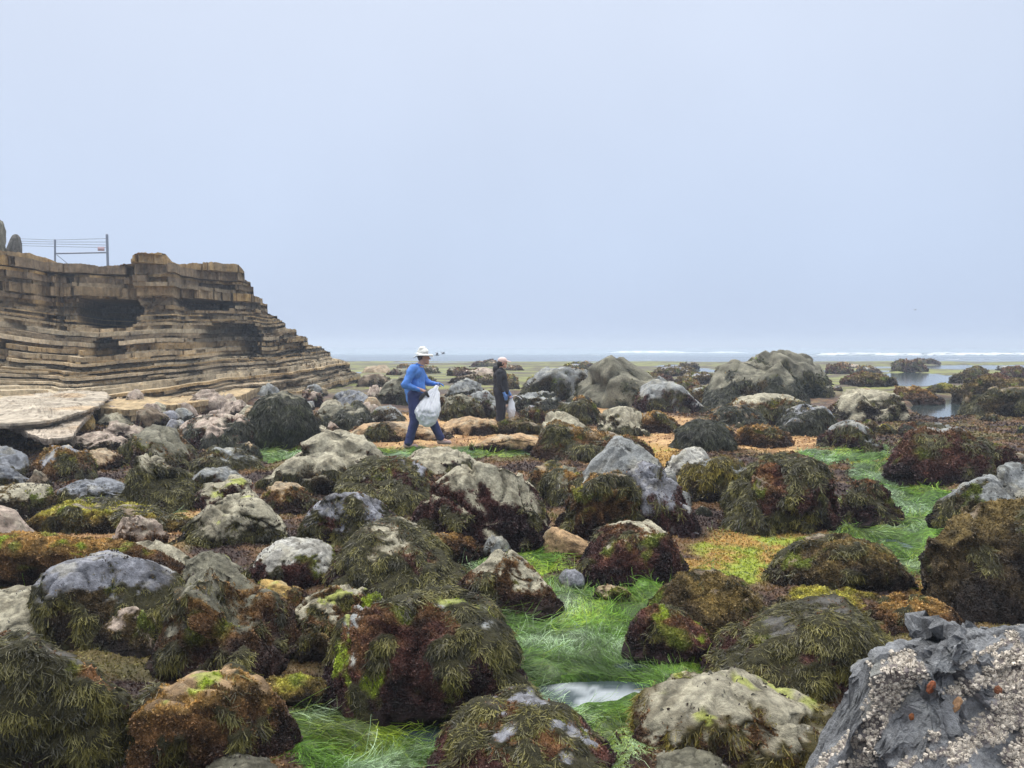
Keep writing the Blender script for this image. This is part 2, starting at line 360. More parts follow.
# (label, base row, outline, options)
ROCKS = [
# ---- near row
("dark weed-draped boulder in the near left corner with a purple turf face", 800, [(-70,700),(-40,655),(0,632),(20,628),(60,632),(90,645),(112,662),(128,692),(140,740)], K(stone='dark',bare=.02,weed=.62,turf='r',depth=.8,facet=3)),
("orange-turfed boulder with a bare sandy strip near the bottom left", 775, [(126,745),(132,702),(150,686),(175,675),(200,665),(230,662),(258,672),(285,692),(303,728)], K(stone='sand',bare=.12,weed=.2,turf='o',lime=.3,facet=3)),
("pale grey-green cobble peeping over the bottom edge left of the surfgrass", 800, [(195,775),(215,762),(235,758),(262,764),(285,778)], K(stone='lich',bare=.9,weed=0,turf='y',facet=2)),
("huge olive weed-covered boulder with purple underside behind the near surfgrass", 708, [(312,668),(318,640),(330,618),(350,606),(380,599),(420,597),(445,599),(482,603),(506,620),(522,648),(533,676)], K(stone='grey',bare=.04,weed=.46,turf='r',wk='o',lime=.35,depth=.62,facet=3,boxy=.7)),
("dark purple mound at the bottom centre with frizzy weed along its crown", 800, [(425,775),(440,740),(462,724),(490,716),(522,712),(560,716),(590,737),(618,772)], K(stone='purple',bare=.06,weed=.45,turf='r',wk='o',facet=3)),
("pale sandy cobble cut off by the bottom edge, front of the cream banded boulder", 800, [(640,775),(660,762),(690,754),(715,755),(745,775)], K(stone='lich',bare=.97,weed=0,facet=2)),
("boulder with cream bare band between golden weed and red turf, bottom right", 775, [(622,752),(632,715),(655,694),(684,681),(716,673),(745,675),(775,690),(805,703),(835,722),(850,750)], K(stone='cream',bare=.33,weed=.42,turf='o',wk='y',lime=.25,facet=4)),
("rounded olive weed dome left of the barnacled grey rock", 690, [(704,674),(716,652),(735,636),(765,621),(810,606),(850,609),(880,626),(900,648),(912,672)], K(stone='dark',bare=.05,weed=.85,turf='r',wk='o',facet=2,depth=.7)),
("big cream-topped boulder with rusty turf flanks and a hanging weed tuft", 672, [(132,655),(148,622),(165,600),(185,580),(203,570),(222,573),(240,590),(262,600),(285,624),(298,650)], K(stone='lich',bare=.2,weed=.22,turf='o',facet=5)),
("cream lichen-stained boulder at the left edge", 645, [(-50,610),(-20,597),(0,593),(22,593),(42,600),(55,613),(70,636)], K(stone='cream',bare=.92,weed=.1,turf='y',facet=3)),
("small reddish boulder with a pink cap beside the cream left-edge boulder", 650, [(94,645),(104,626),(118,612),(134,607),(150,612),(158,632)], K(stone='pink',bare=.18,weed=.1,turf='b')),
("grey boulder with bare bluish cap and long dark weed on both flanks", 640, [(28,606),(45,580),(60,562),(85,553),(112,551),(145,555),(168,566),(184,592)], K(stone='purple',bare=.33,weed=.75,turf='b',wk='o',facet=3)),
("cream and pinkish low boulder behind the bluish-capped one", 575, [(106,556),(125,546),(148,543),(172,549),(190,560)], K(stone='cream',bare=.7,weed=.2,turf='o')),
("grey-green cream-topped boulder with lime moss edge, right of the bluish-capped one", 592, [(172,578),(184,562),(202,552),(222,556),(240,572),(252,584)], K(stone='lich',bare=.65,weed=.15,turf='y',lime=.3)),
("big dark brown boulder with matted weed at the right edge", 628, [(900,598),(906,560),(918,540),(945,524),(985,510),(1024,500),(1070,498),(1110,540)], K(stone='brown',bare=.02,weed=.12,turf='b',wk='o',facet=6,depth=.7)),
("rust-brown turf hump on the green mat with blades at its right side", 645, [(648,612),(658,588),(680,574),(715,570),(748,582),(768,604),(774,626)], K(stone='brown',bare=.02,weed=.1,turf='b',facet=2)),
("small purple-brown hump with a lime tuft in the surfgrass", 657, [(624,648),(632,620),(650,606),(680,611),(705,626),(716,642)], K(stone='brown',bare=.0,weed=.1,turf='r',lime=.3,facet=3)),
("dome of dense wet weed with a pale right shoulder, centre left", 600, [(326,578),(340,550),(365,530),(392,525),(418,535),(442,552),(460,574),(470,592)], K(stone='cream',bare=.08,weed=.93,turf='r',wk='o',facet=3)),
("white-capped boulder with purple turf sides left of the dense weed dome", 588, [(245,574),(260,550),(282,539),(310,540),(335,547),(342,566)], K(stone='white',bare=.38,weed=.25,turf='r',facet=3)),
("reddish-brown boulder with grey-white crest beside the blue pebble", 606, [(446,594),(462,576),(482,562),(497,549),(520,556),(545,572),(560,594)], K(stone='cream',bare=.25,weed=.08,turf='o',facet=7)),
("round red-turfed boulder with a pale crown in the lime-green mat", 582, [(576,570),(584,550),(602,534),(630,524),(660,527),(680,540),(692,564)], K(stone='cream',bare=.12,weed=.05,turf='r',facet=2)),
("broad brown mound with a yellow crown on the right", 594, [(768,584),(780,558),(805,541),(842,534),(878,543),(898,566),(908,586)], K(stone='brown',bare=.02,weed=.15,turf='b',lime=.1,facet=2)),
# ---- middle row
("purple-topped boulder with weed down its left side, centre left", 543, [(300,530),(310,506),(335,490),(362,488),(385,500),(402,526)], K(stone='purple',bare=.28,weed=.8,turf='r',facet=3)),
("large cream boulder with dark red turf base, centre of the scene", 550, [(404,532),(416,505),(436,478),(458,463),(482,459),(512,468),(536,484),(550,512),(556,534)], K(stone='cream',bare=.46,weed=.1,turf='r',facet=7)),
("dark weedy mound behind the dense weed dome", 512, [(332,492),(348,468),(368,458),(400,459),(425,468),(442,490)], K(stone='purple',bare=.05,weed=.75,turf='r',facet=3)),
("broad cream-topped boulder with weedy left flank", 492, [(258,486),(282,462),(308,453),(338,455),(362,463),(368,482)], K(stone='cream',bare=.5,weed=.6,turf='b',facet=4)),
("pale lichen-mottled boulder behind the broad cream-topped one", 465, [(290,455),(308,438),(330,429),(352,434),(375,440),(390,456)], K(stone='cream',bare=.8,weed=.3,turf='o',facet=5)),
("low pale boulder in front of the person in blue", 476, [(396,464),(418,450),(450,448),(474,455),(482,466)], K(stone='cream',bare=.6,weed=.4,turf='r',facet=4)),
("grey peaked angular boulder in the middle of the shore", 506, [(566,490),(580,474),(598,455),(617,435),(640,446),(655,452),(668,466),(684,486)], K(stone='grey',bare=.9,weed=.5,turf='r',facet=9)),
("purple-grey slanting boulder with red base against the peaked one", 533, [(612,504),(622,474),(645,461),(665,468),(682,488),(700,520)], K(stone='purple',bare=.45,weed=.15,turf='r',facet=6)),
("weed-capped mound with rusty face below the peaked grey boulder", 540, [(550,520),(562,496),(580,480),(602,468),(622,470),(640,490),(652,518)], K(stone='brown',bare=.04,weed=.5,turf='o',facet=4)),
("tapering olive boulder left of the grey peaked one", 500, [(536,492),(544,474),(562,468),(584,470),(598,484)], K(stone='lich',bare=.15,weed=.5,turf='o')),
("tall weed-combed boulder with dark red face, right of centre", 530, [(720,520),(726,494),(742,472),(765,458),(800,453),(826,468),(840,494),(848,520)], K(stone='brown',bare=.02,weed=.55,turf='r',wk='o',facet=4)),
("low mossy boulder between the peaked grey and the tall combed boulder", 500, [(672,488),(688,462),(715,453),(742,460),(752,480)], K(stone='grey',bare=.1,weed=.55,turf='b',wk='y')),
("small white-grey boulder behind the low mossy one", 472, [(664,464),(682,449),(704,448),(716,462)], K(stone='white',bare=.8,weed=.4,turf='b')),
("small dark mound standing in the green channel at the right", 520, [(842,508),(850,486),(868,478),(888,488),(903,512)], K(stone='brown',bare=.02,weed=.35,turf='r')),
("wide brown boulder with pale streak behind the green channel", 485, [(882,470),(892,444),(912,430),(950,424),(985,434),(1010,452),(1020,470)], K(stone='grey',bare=.06,weed=.35,turf='r',wk='o',facet=4)),
("grey-olive boulder propped on the big dark one at the right edge", 545, [(950,520),(958,492),(982,478),(1010,468),(1045,464),(1080,500)], K(stone='grey',bare=.45,weed=.6,turf='b',facet=5)),
("pointed dark boulder with a bare tan ridge, left", 510, [(116,494),(124,462),(142,446),(160,458),(180,474),(204,498)], K(stone='cream',bare=.14,weed=.95,turf='r',wk='o',facet=5)),
("pale-crowned boulder behind the pointed dark one", 468, [(114,460),(128,440),(148,425),(168,428),(184,444),(198,460)], K(stone='lich',bare=.35,weed=.6,turf='o',facet=5)),
("low olive mound right of the pale-crowned boulder", 472, [(188,464),(200,450),(216,446),(242,451),(262,464)], K(stone='grey',bare=.15,weed=.8,turf='b')),
("grey speckled boulder in front of the low olive mound", 486, [(190,480),(206,467),(226,466),(246,478)], K(stone='grey',bare=.5,weed=.5,turf='r')),
("long boulder with yellow-stained white top and reddish left end", 507, [(186,500),(204,485),(226,478),(248,477),(266,492)], K(stone='cream',bare=.5,weed=.05,turf='r',lime=.3)),
("grey-white boulder with a lime-stained crest, left of the purple-topped one", 548, [(182,540),(192,520),(210,504),(232,493),(256,496),(276,505),(286,522)], K(stone='cream',bare=.5,weed=.7,turf='b',lime=.5,facet=4)),
("bluish grey boulder with weed at both ends, left", 508, [(52,502),(66,486),(85,478),(105,477),(128,484),(148,502)], K(stone='blue',bare=.4,weed=.8,turf='o')),
("grey boulder at the left edge with a bare bluish top", 480, [(-35,460),(-15,448),(0,446),(14,449),(28,459),(36,476)], K(stone='blue',bare=.5,weed=.5,turf='b',facet=5)),
("smaller grey boulder below the bluish one at the left edge", 490, [(-30,472),(-8,463),(8,464),(22,474),(30,484)], K(stone='blue',bare=.6,weed=.5,turf='b')),
("rusty red boulder with weed front beside the dark slab undercut", 482, [(28,468),(38,450),(55,445),(76,449),(90,462),(98,476)], K(stone='purple',bare=.12,weed=.3,turf='o')),
("small rusty boulder with a tan rim near the pale slab", 470, [(74,462),(86,451),(100,449),(114,455),(122,466)], K(stone='tan',bare=.2,weed=.1,turf='o')),
("flat-topped tan block at the left edge", 515, [(-20,489),(0,487),(20,485),(44,486),(52,494)], K(stone='cream',bare=.3,weed=.1,turf='b',boxy=.5,facet=1)),
("smooth pink bare boulder at the left edge", 555, [(-50,524),(-30,508),(0,507),(12,514),(24,526),(36,542)], K(stone='pink',bare=1.,weed=0,turf='o',facet=2)),
("small triangular stone left of the bluish grey boulder", 488, [(26,484),(37,468),(46,476),(55,486)], K(stone='brown',bare=.6,weed=.2,turf='b')),
("long turfed ledge running below the pointed dark boulder", 532, [(28,520),(52,506),(78,499),(112,500),(150,507),(186,518),(215,527)], K(stone='brown',bare=.05,weed=.25,turf='y',facet=2,depth=.35,boxy=.6)),
("flat pinkish slab lying on the orange turf, left", 548, [(104,526),(116,518),(138,516),(158,521),(166,530)], K(stone='pink',bare=.8,weed=0,turf='o',depth=.5,boxy=.5)),
("long low orange mound in front of the pink boulder", 588, [(-40,545),(0,532),(50,530),(100,535),(150,545),(180,560)], K(stone='brown',bare=.0,weed=.0,turf='o',depth=.4,facet=0,lime=.15)),
("brown-red ledge between the cream boulder and the weed dome", 560, [(404,545),(418,530),(445,529),(470,538),(490,549)], K(stone='brown',bare=.1,weed=.05,turf='o')),
("dark grey stone wedged behind the grey-white crested boulder", 556, [(480,548),(490,535),(505,538),(516,550)], K(stone='grey',bare=.8,weed=.2,turf='b')),
("long sandy orange stone beside the round red boulder", 552, [(538,538),(548,527),(565,530),(585,540),(596,547)], K(stone='sand',bare=1.,weed=0,facet=3,depth=.6)),
("small tan upright stone tucked under the slanting purple boulder", 530, [(640,515),(643,500),(650,497),(657,510)], K(stone='sand',bare=1.,weed=0,facet=2)),
("small blue-grey pebble lying in the surfgrass", 582, [(559,578),(565,571),(576,569),(585,576)], K(stone='purple',bare=1.,weed=0,facet=3)),
("olive-brown boulder behind the huge weed-covered one, left", 640, [(284,625),(296,604),(318,592),(345,588),(372,594),(388,606)], K(stone='cream',bare=.25,weed=.3,turf='o',lime=.3)),
("yellow-turfed hump at the left end of the near surfgrass", 700, [(256,692),(272,682),(295,677),(318,681),(330,690)], K(stone='brown',bare=0,weed=.0,turf='y',facet=1,depth=.6)),
("yellow-orange hump behind the rusty-flanked cream-topped boulder", 610, [(238,596),(256,580),(280,578),(305,585),(320,600)], K(stone='ochre',bare=.2,weed=.05,turf='o',lime=.2)),
("small orange-crusted boulder above the purple-topped one", 512, [(255,500),(268,485),(290,484),(308,495),(318,507)], K(stone='tan',bare=.2,weed=.2,turf='o')),
("olive low hump left of the huge weed-covered boulder", 655, [(296,645),(305,628),(318,622),(332,634),(338,648)], K(stone='brown',bare=.02,weed=.2,turf='b')),
("grassy brown stub in the surfgrass right of the small blue pebble", 600, [(590,594),(600,585),(618,584),(632,592)], K(stone='tan',bare=.2,weed=0,turf='o',depth=.6)),
("orange turf hump behind the olive weed dome, right", 625, [(772,616),(796,602),(832,592),(868,598),(896,616)], K(stone='brown',bare=0,weed=0,turf='y',facet=3,depth=1.,rough=1.4)),
("reddish low hump below the big dark right-edge boulder", 640, [(862,630),(880,610),(905,598),(940,600),(968,622)], K(stone='brown',bare=0,weed=.05,turf='o',facet=4,rough=1.5)),
# ---- beyond
("square-shouldered brown boulder with weed curtain, left of the peaked grey one", 464, [(532,455),(536,430),(548,420),(565,424),(590,432),(620,436),(645,440),(655,456)], K(stone='brown',bare=.06,weed=.4,turf='o',boxy=.6,facet=4)),
("pale flat-topped stone leaning on the square-shouldered brown boulder", 440, [(538,424),(548,413),(565,412),(580,420),(592,430)], K(stone='cream',bare=.6,weed=.5,turf='b')),
("small pale lichen-topped boulder right of the two people", 436, [(594,424),(604,410),(622,406),(640,410),(648,426)], K(stone='cream',bare=.45,weed=.5,turf='b',facet=5)),
("shaggy black-weed mound on the orange flat", 450, [(672,442),(680,428),(698,420),(722,423),(736,440)], K(stone='dark',bare=0,weed=1.,turf='r',wk='k',facet=1)),
("low orange hump right of the shaggy black-weed mound", 447, [(732,440),(744,428),(764,424),(785,430),(796,442)], K(stone='brown',bare=.05,weed=.1,turf='o')),
("weedy boulder with a bare grey peak, right", 435, [(770,430),(785,413),(806,403),(824,407),(838,426)], K(stone='blue',bare=.2,weed=.95,turf='b',wk='k',facet=5)),
("dark boulder with orange-and-cream ridge beside the hump-backed weed rock", 424, [(722,416),(735,398),(757,392),(785,394),(806,402),(812,416)], K(stone='cream',bare=.2,weed=.35,turf='o',facet=3)),
("purple-brown boulder with a grey top behind the green channel", 449, [(820,444),(832,426),(850,419),(870,428),(884,444)], K(stone='grey',bare=.2,weed=.5,turf='r')),
("lumpy cream-topped boulder by the upper tide pool", 422, [(832,412),(838,396),(855,389),(880,390),(900,396),(915,410)], K(stone='cream',bare=.5,weed=.3,turf='b',facet=5)),
("big smooth peaked boulder on the skyline, centre", 408, [(572,398),(582,378),(594,364),(612,354),(628,360),(642,370),(660,378),(676,390),(694,404)], K(stone='lich',bare=.5,weed=.45,turf='g',facet=6,depth=.6)),
("long grey slabby boulder left of the skyline peak", 400, [(514,394),(522,376),(540,368),(565,366),(590,370),(602,390)], K(stone='grey',bare=.6,weed=.4,turf='b',facet=7,depth=.6)),
("low rounded boulder in front of the skyline peak", 412, [(630,404),(640,386),(660,376),(680,385),(696,400),(704,410)], K(stone='grey',bare=.4,weed=.4,turf='r',facet=5)),
("massive boulder with weed hanging down its left flank, skyline right", 412, [(702,408),(708,388),(718,370),(738,360),(765,362),(795,370),(810,384),(816,402)], K(stone='lich',bare=.3,weed=.85,turf='b',wk='k',facet=4,depth=.7)),
("great rounded bare boulder behind the massive weed-hung one", 398, [(732,380),(742,358),(765,350),(790,350),(812,358),(828,368),(836,386)], K(stone='lich',bare=.5,weed=.4,turf='g',facet=5,depth=.7)),
("flat dark reef block standing in the far shallows", 371, [(893,369),(896,361),(910,360),(922,362),(926,369)], K(stone='dark',bare=.1,weed=.3,turf='r',boxy=.5)),
("low dark reef hump right of the flat dark reef block", 364, [(912,363),(920,359),(932,359),(940,363)], K(stone='dark',bare=.1,weed=.2,turf='r')),
("long brown weed-covered rock at the far right pool", 383, [(948,382),(960,370),(976,366),(990,369),(996,380)], K(stone='dark',bare=.02,weed=.2,turf='b')),
("dark hump right of the long brown far-right rock", 380, [(996,378),(1004,369),(1018,367),(1030,376)], K(stone='dark',bare=.02,weed=.2,turf='r')),
("flat-topped brown reef rock left of the upper tide pool", 386, [(850,384),(858,376),(880,374),(892,377),(893,384)], K(stone='brown',bare=.02,weed=.0,turf='b',boxy=.5)),
("rusty reef rock between the two tide pools, left", 402, [(894,398),(902,388),(920,387),(938,392),(944,400)], K(stone='brown',bare=.02,weed=.0,turf='o')),
("low olive rock between the two tide pools, right", 393, [(926,391),(934,385),(948,384),(960,390)], K(stone='brown',bare=.02,weed=.1,turf='y')),
("rusty boulder right of the lower tide pool, upper one", 402, [(950,396),(960,380),(985,376),(1005,380),(1014,396)], K(stone='brown',bare=.02,weed=.0,turf='b')),
("brown weed-hung boulder right of the lower tide pool", 417, [(966,410),(972,396),(990,387),(1015,386),(1040,390),(1050,408)], K(stone='brown',bare=.1,weed=.35,turf='b')),
("rust-red boulder at the far right edge", 392, [(994,390),(1006,380),(1022,378),(1040,386)], K(stone='brown',bare=0,weed=.0,turf='b')),
# ---- left, beyond
("big rounded boulder fully hung with dark weed, left of centre", 446, [(246,436),(250,412),(264,396),(285,390),(304,397),(316,414),(322,438)], K(stone='lich',bare=.12,weed=1.,turf='b',wk='k',facet=2)),
("grey boulder with hunched right shoulder beside the big weed-hung one", 431, [(312,420),(322,404),(340,406),(356,400),(370,410),(378,424)], K(stone='lich',bare=.35,weed=.8,turf='b',wk='k',facet=4)),
("small dark boulder just left of the person in blue", 424, [(368,416),(378,407),(392,406),(404,415)], K(stone='grey',bare=.3,weed=.4,turf='b')),
("long weed-fronted boulder with a pale bare top, left", 450, [(168,438),(176,422),(196,417),(225,414),(246,418),(258,434)], K(stone='pink',bare=.28,weed=.8,turf='r',wk='k',facet=4)),
("round pale cobble perched behind the long weed-fronted boulder", 426, [(206,420),(212,411),(222,409),(232,418)], K(stone='pink',bare=1.,weed=0,facet=1)),
("ochre yellow block below the cliff", 432, [(70,426),(74,416),(88,413),(94,420),(96,428)], K(stone='ochre',bare=1.,weed=0,boxy=.5,facet=4)),
("wide pinkish boulder right of the ochre block", 441, [(94,436),(104,425),(120,420),(135,424),(145,436)], K(stone='pink',bare=.9,weed=0,turf='r',facet=4)),
("grey-brown rough boulder below the ochre block", 450, [(70,446),(80,434),(100,431),(118,436),(130,446)], K(stone='pink',bare=.5,weed=.2,turf='b',facet=4)),
("reddish split boulder at the foot of the cliff, left", 428, [(132,424),(138,412),(152,406),(166,414),(172,424)], K(stone='brown',bare=.7,weed=.2,turf='r')),
("smooth pink boulder at the foot of the cliff", 417, [(170,414),(176,404),(188,402),(198,414)], K(stone='pink',bare=1.,weed=0,facet=2)),
("low lichen boulder left of the reddish split boulder", 425, [(92,422),(105,414),(120,413),(134,422)], K(stone='cream',bare=.9,weed=0,turf='b')),
("grey round boulder against the pale cliff-foot ledge", 416, [(108,412),(118,403),(130,404),(140,413)], K(stone='purple',bare=1.,weed=0,facet=2)),
("angular grey boulder on the cliff-foot ledge", 412, [(142,408),(154,399),(166,400),(174,410)], K(stone='pink',bare=.9,weed=0,facet=6)),
("broad pale rough boulder under the cliff nose", 412, [(182,408),(194,392),(212,388),(232,395),(244,408)], K(stone='pink',bare=.95,weed=0,facet=6)),
("reddish lumpy boulder left of the big weed-hung one", 418, [(216,414),(226,402),(240,400),(250,412)], K(stone='pink',bare=.6,weed=.1,turf='r')),
("blue-grey angular boulder right of the cliff nose", 408, [(328,402),(338,392),(352,389),(368,394),(374,404)], K(stone='blue',bare=.7,weed=.4,turf='b',facet=7)),
("dark-cleft boulder behind the person in blue", 404, [(376,396),(386,382),(404,374),(420,378),(430,394)], K(stone='lich',bare=.55,weed=.5,turf='b',wk='k',facet=5)),
("low brown skyline boulder just right of the cliff nose", 387, [(354,384),(364,375),(380,373),(392,380)], K(stone='brown',bare=.8,weed=.1,turf='b')),
("grey weedy boulder between the two people, left one", 420, [(438,412),(446,398),(462,393),(478,400),(484,414)], K(stone='lich',bare=.35,weed=.6,turf='b',facet=4)),
("grey weedy boulder between the two people, right one", 416, [(462,408),(470,394),(486,390),(498,400),(502,412)], K(stone='grey',bare=.35,weed=.4,turf='r',facet=4)),
("rounded boulder showing behind the two people", 400, [(444,396),(452,384),(466,378),(480,383),(488,394)], K(stone='grey',bare=.5,weed=.5,turf='b')),
("dark round boulder beside the white bag of the person in black", 427, [(516,420),(524,408),(538,407),(548,420)], K(stone='dark',bare=.05,weed=.4,turf='r')),
("weed-hung boulder behind the small round dark one", 412, [(508,406),(520,394),(540,391),(560,394),(572,408)], K(stone='grey',bare=.2,weed=.8,turf='b',wk='k')),
("dark boulder at the feet of the person in black", 434, [(490,430),(502,420),(522,417),(540,424),(552,432)], K(stone='brown',bare=.1,weed=.4,turf='b',depth=.5)),
("dark weedy slab behind the pale lichen-topped boulder", 425, [(548,418),(560,403),(585,399),(602,410)], K(stone='grey',bare=.1,weed=.6,turf='b')),
("brown rock right of the skyline peak", 398, [(668,392),(680,382),(698,383),(712,394)], K(stone='brown',bare=.05,weed=.3,turf='r')),
("flat brown hump left of the shaggy black-weed mound", 432, [(626,428),(640,414),(658,411),(676,420),(682,430)], K(stone='brown',bare=.05,weed=.1,turf='o')),
("weed-striped low boulder under the massive weed-hung one", 428, [(708,424),(720,408),(742,404),(760,412),(770,424)], K(stone='brown',bare=.1,weed=.9,turf='o',wk='k')),
("long flat sandstone ledge right of the person in blue", 434, [(436,430),(446,421),(470,417),(495,419),(504,426)], K(stone='sand',bare=.8,weed=.0,turf='o',depth=.6,boxy=.45,facet=1)),
("low sandstone ledge under the person in blue", 440, [(340,436),(362,424),(400,421),(436,426),(452,436)], K(stone='sand',bare=.6,weed=.1,turf='o',depth=.5,boxy=.45,facet=1)),
("weedy block on the sandstone ledge left of the person in blue", 441, [(364,438),(370,425),(388,421),(404,426),(410,438)], K(stone='brown',bare=.2,weed=.6,turf='b')),
("near strip of orange ledge along the green channel", 449, [(470,445),(490,437),(515,433),(538,437),(548,444)], K(stone='sand',bare=.7,weed=.0,turf='o',depth=.5,boxy=.4,facet=1)),
("brown block at the left foot of the square-shouldered boulder", 492, [(524,486),(534,470),(552,464),(572,470),(580,482)], K(stone='tan',bare=.1,weed=.3,turf='o')),
]
for i, (lab, by, ol, kw) in enumerate(ROCKS):
    kw = dict(kw)
    nm = 'ledge' if 'ledge' in lab.split(' ')[:5] else 'pebble' if 'pebble' in lab else 'cobble' if 'cobble' in lab else 'boulder'
    rock_px(lab, by, ol, 100 + i, name=nm, cat=nm, group='boulders strewn over the tidal shore', **kw)
# ---------- ground ----------
GREEN = [(590,640,95,52),(400,722,125,36),(350,735,90,46),(440,590,30,30),(520,560,40,16),(610,700,120,32),(600,595,80,34),(700,655,60,22),(560,745,60,34),(895,548,75,34),
         (892,508,66,28),(880,470,34,12),(500,450,75,6),(600,452,40,5),(395,452,66,6),(278,453,36,7),(15,592,34,6),(860,452,30,8),(560,455,30,7),(540,620,60,25),(700,590,20,12),(170,505,10,6),(820,455,30,8),(110,463,12,4),(470,600,14,22)]
YEL = [(760,550,70,26),(720,570,60,16),(640,455,40,14),(870,458,24,6),(130,520,70,12),(940,590,30,20),(890,575,30,14)]
ORG = [(400,436,90,12),(500,432,90,12),(660,435,70,18),(60,560,120,34),(790,530,60,14),(700,400,60,8),(640,410,60,8),(160,520,60,16),(780,440,60,12),(430,420,60,7)]
POOL = [(592,677,66,13),(905,378,50,7),(942,406,32,9),(945,398,22,2.5),(612,438,20,2),(980,376,60,3),(20,590,26,3),(990,366,90,2.2),(800,370,120,1.5)]
def ell(px, py, L, nz=0, k=1.0):
    m = np.zeros(len(px))
    for cx, cy, rx, ry in L:
        d = np.sqrt(((px - cx) / rx) ** 2 + ((py - cy) / ry) ** 2) + nz
        m = np.maximum(m, 1 - sst(d, .8 * k, 1.15 * k))
    return m
WATER_Z = -.10
def gmasks(X, Y):
    P0 = np.stack([X, Y, np.zeros(len(X))], 1)
    px, py, _ = project(P0)
    n = fbm(P0 * np.array([1.1, 1.1, 1]) * 1.0 + 3, 3) * .35
    g = ell(px, py, GREEN, n); y = ell(px, py, YEL, n); o = ell(px, py, ORG, n); p = ell(px, py, POOL, n * .5)
    far = sst(Y, 34, 46)
    return g, y, o, p, far
def gheight(X, Y, m=None):
    P0 = np.stack([X, Y, np.zeros(len(X))], 1)
    g, y, o, p, far = m if m is not None else gmasks(X, Y)
    a = fbm(P0 * .55 + 8, 3); b = fbm(P0 * 3.1 + 5, 4); cc = fbm(P0 * 12 + 2, 2)
    soft = np.maximum(g, np.maximum(y * .6, o * .6))
    z = -.02 + a * .10 * (1 - soft) + b * .055 * (1 - .7 * soft) + cc * .012
    z = z - .04 * g + .10 * g * fbm(P0 * 2.4 + 15, 2)
    zf = -.055 + fbm(P0 * np.array([.10, .10, 1]) + 40, 4) * .10 
    z = z * (1 - far) + zf * far
    z = z * (1 - p) + (-.24 + b * .03) * p
    z = z - .55 * sst(Y, 88, 104)
    return z
rows = np.concatenate([[-3, .3, .8], np.geomspace(1.2, 9, 330), np.geomspace(9.03, 40, 330)[0:], np.geomspace(40.2, 130, 160)])
az = np.concatenate([[-9, -5], np.linspace(-3, -.82, 60), np.linspace(-.80, .80, 560), np.linspace(.82, 3, 60), [5, 9]])
YY, AA = np.meshgrid(rows, az, indexing='ij')
X = ((np.maximum(YY, 1.2)) * AA).ravel(); Y = YY.ravel()
m = gmasks(X, Y); Z = gheight(X, Y, m)
P0 = np.stack([X, Y, Z], 1)
g, ye, og, po, far = m
n1 = fbm(P0 * 2.3 + 60, 4, .6); n2 = fbm(P0 * .8 + 90, 3); n3 = fbm(P0 * 9 + 20, 3)
base = mixc([.035, .018, .014], [.15, .075, .03], sst(n1 + n2 * .5, -.3, .5))
base = mixc(base, [.10, .09, .03], sst(n2 + n3 * .3, .1, .5) * .7)
base = mixc(base, [.27, .20, .13], sst(n3 + n1 * .5, .45, .7) * .6)
base = mixc(base, mixc([.22, .11, .035], [.48, .30, .13], sst(n1 + n3 * .6, -.4, .4)), og)
base = mixc(base, mixc([.34, .20, .05], [.27, .32, .035], sst(n1 + n2, .0, .5)), ye)
base = mixc(base, mixc([.015, .05, .012], [.12, .24, .025], sst(n1, -.3, .4)), g)
base = mixc(base, [.05, .055, .04], po * .8)
reef = mixc(mixc([.07, .05, .03], [.17, .18, .045], sst(n2 + .8 * fbm(P0 * np.array([.05, .25, 1]), 3), -.3, .2)), [.05, .04, .03], sst(fbm(P0 * np.array([.12, .5, 1]) + 7, 3), .25, .4) * .8)
base = mixc(base, reef, sst(Y, 24, 34) * (1 - og * .5))
nr, nc = YY.shape
ii = np.arange(nr * nc).reshape(nr, nc)
F = np.stack([ii[:-1, :-1], ii[:-1, 1:], ii[1:, 1:], ii[1:, :-1]], -1).reshape(-1, 4)
gob = mkmesh('ground', np.stack([X, Y, Z], 1), F, M['ground'], base, None, True); tag(gob, kind='structure')
# seabed sheet out to the horizon, under the water
sb = mkmesh('seabed', [(-3000, -20, -1.4), (3000, -20, -1.4), (3000, 3200, -1.4), (-3000, 3200, -1.4)], [(0, 1, 2, 3)], M['ground'], np.tile([[.08, .08, .06]], (4, 1)))
tag(sb, kind='structure')

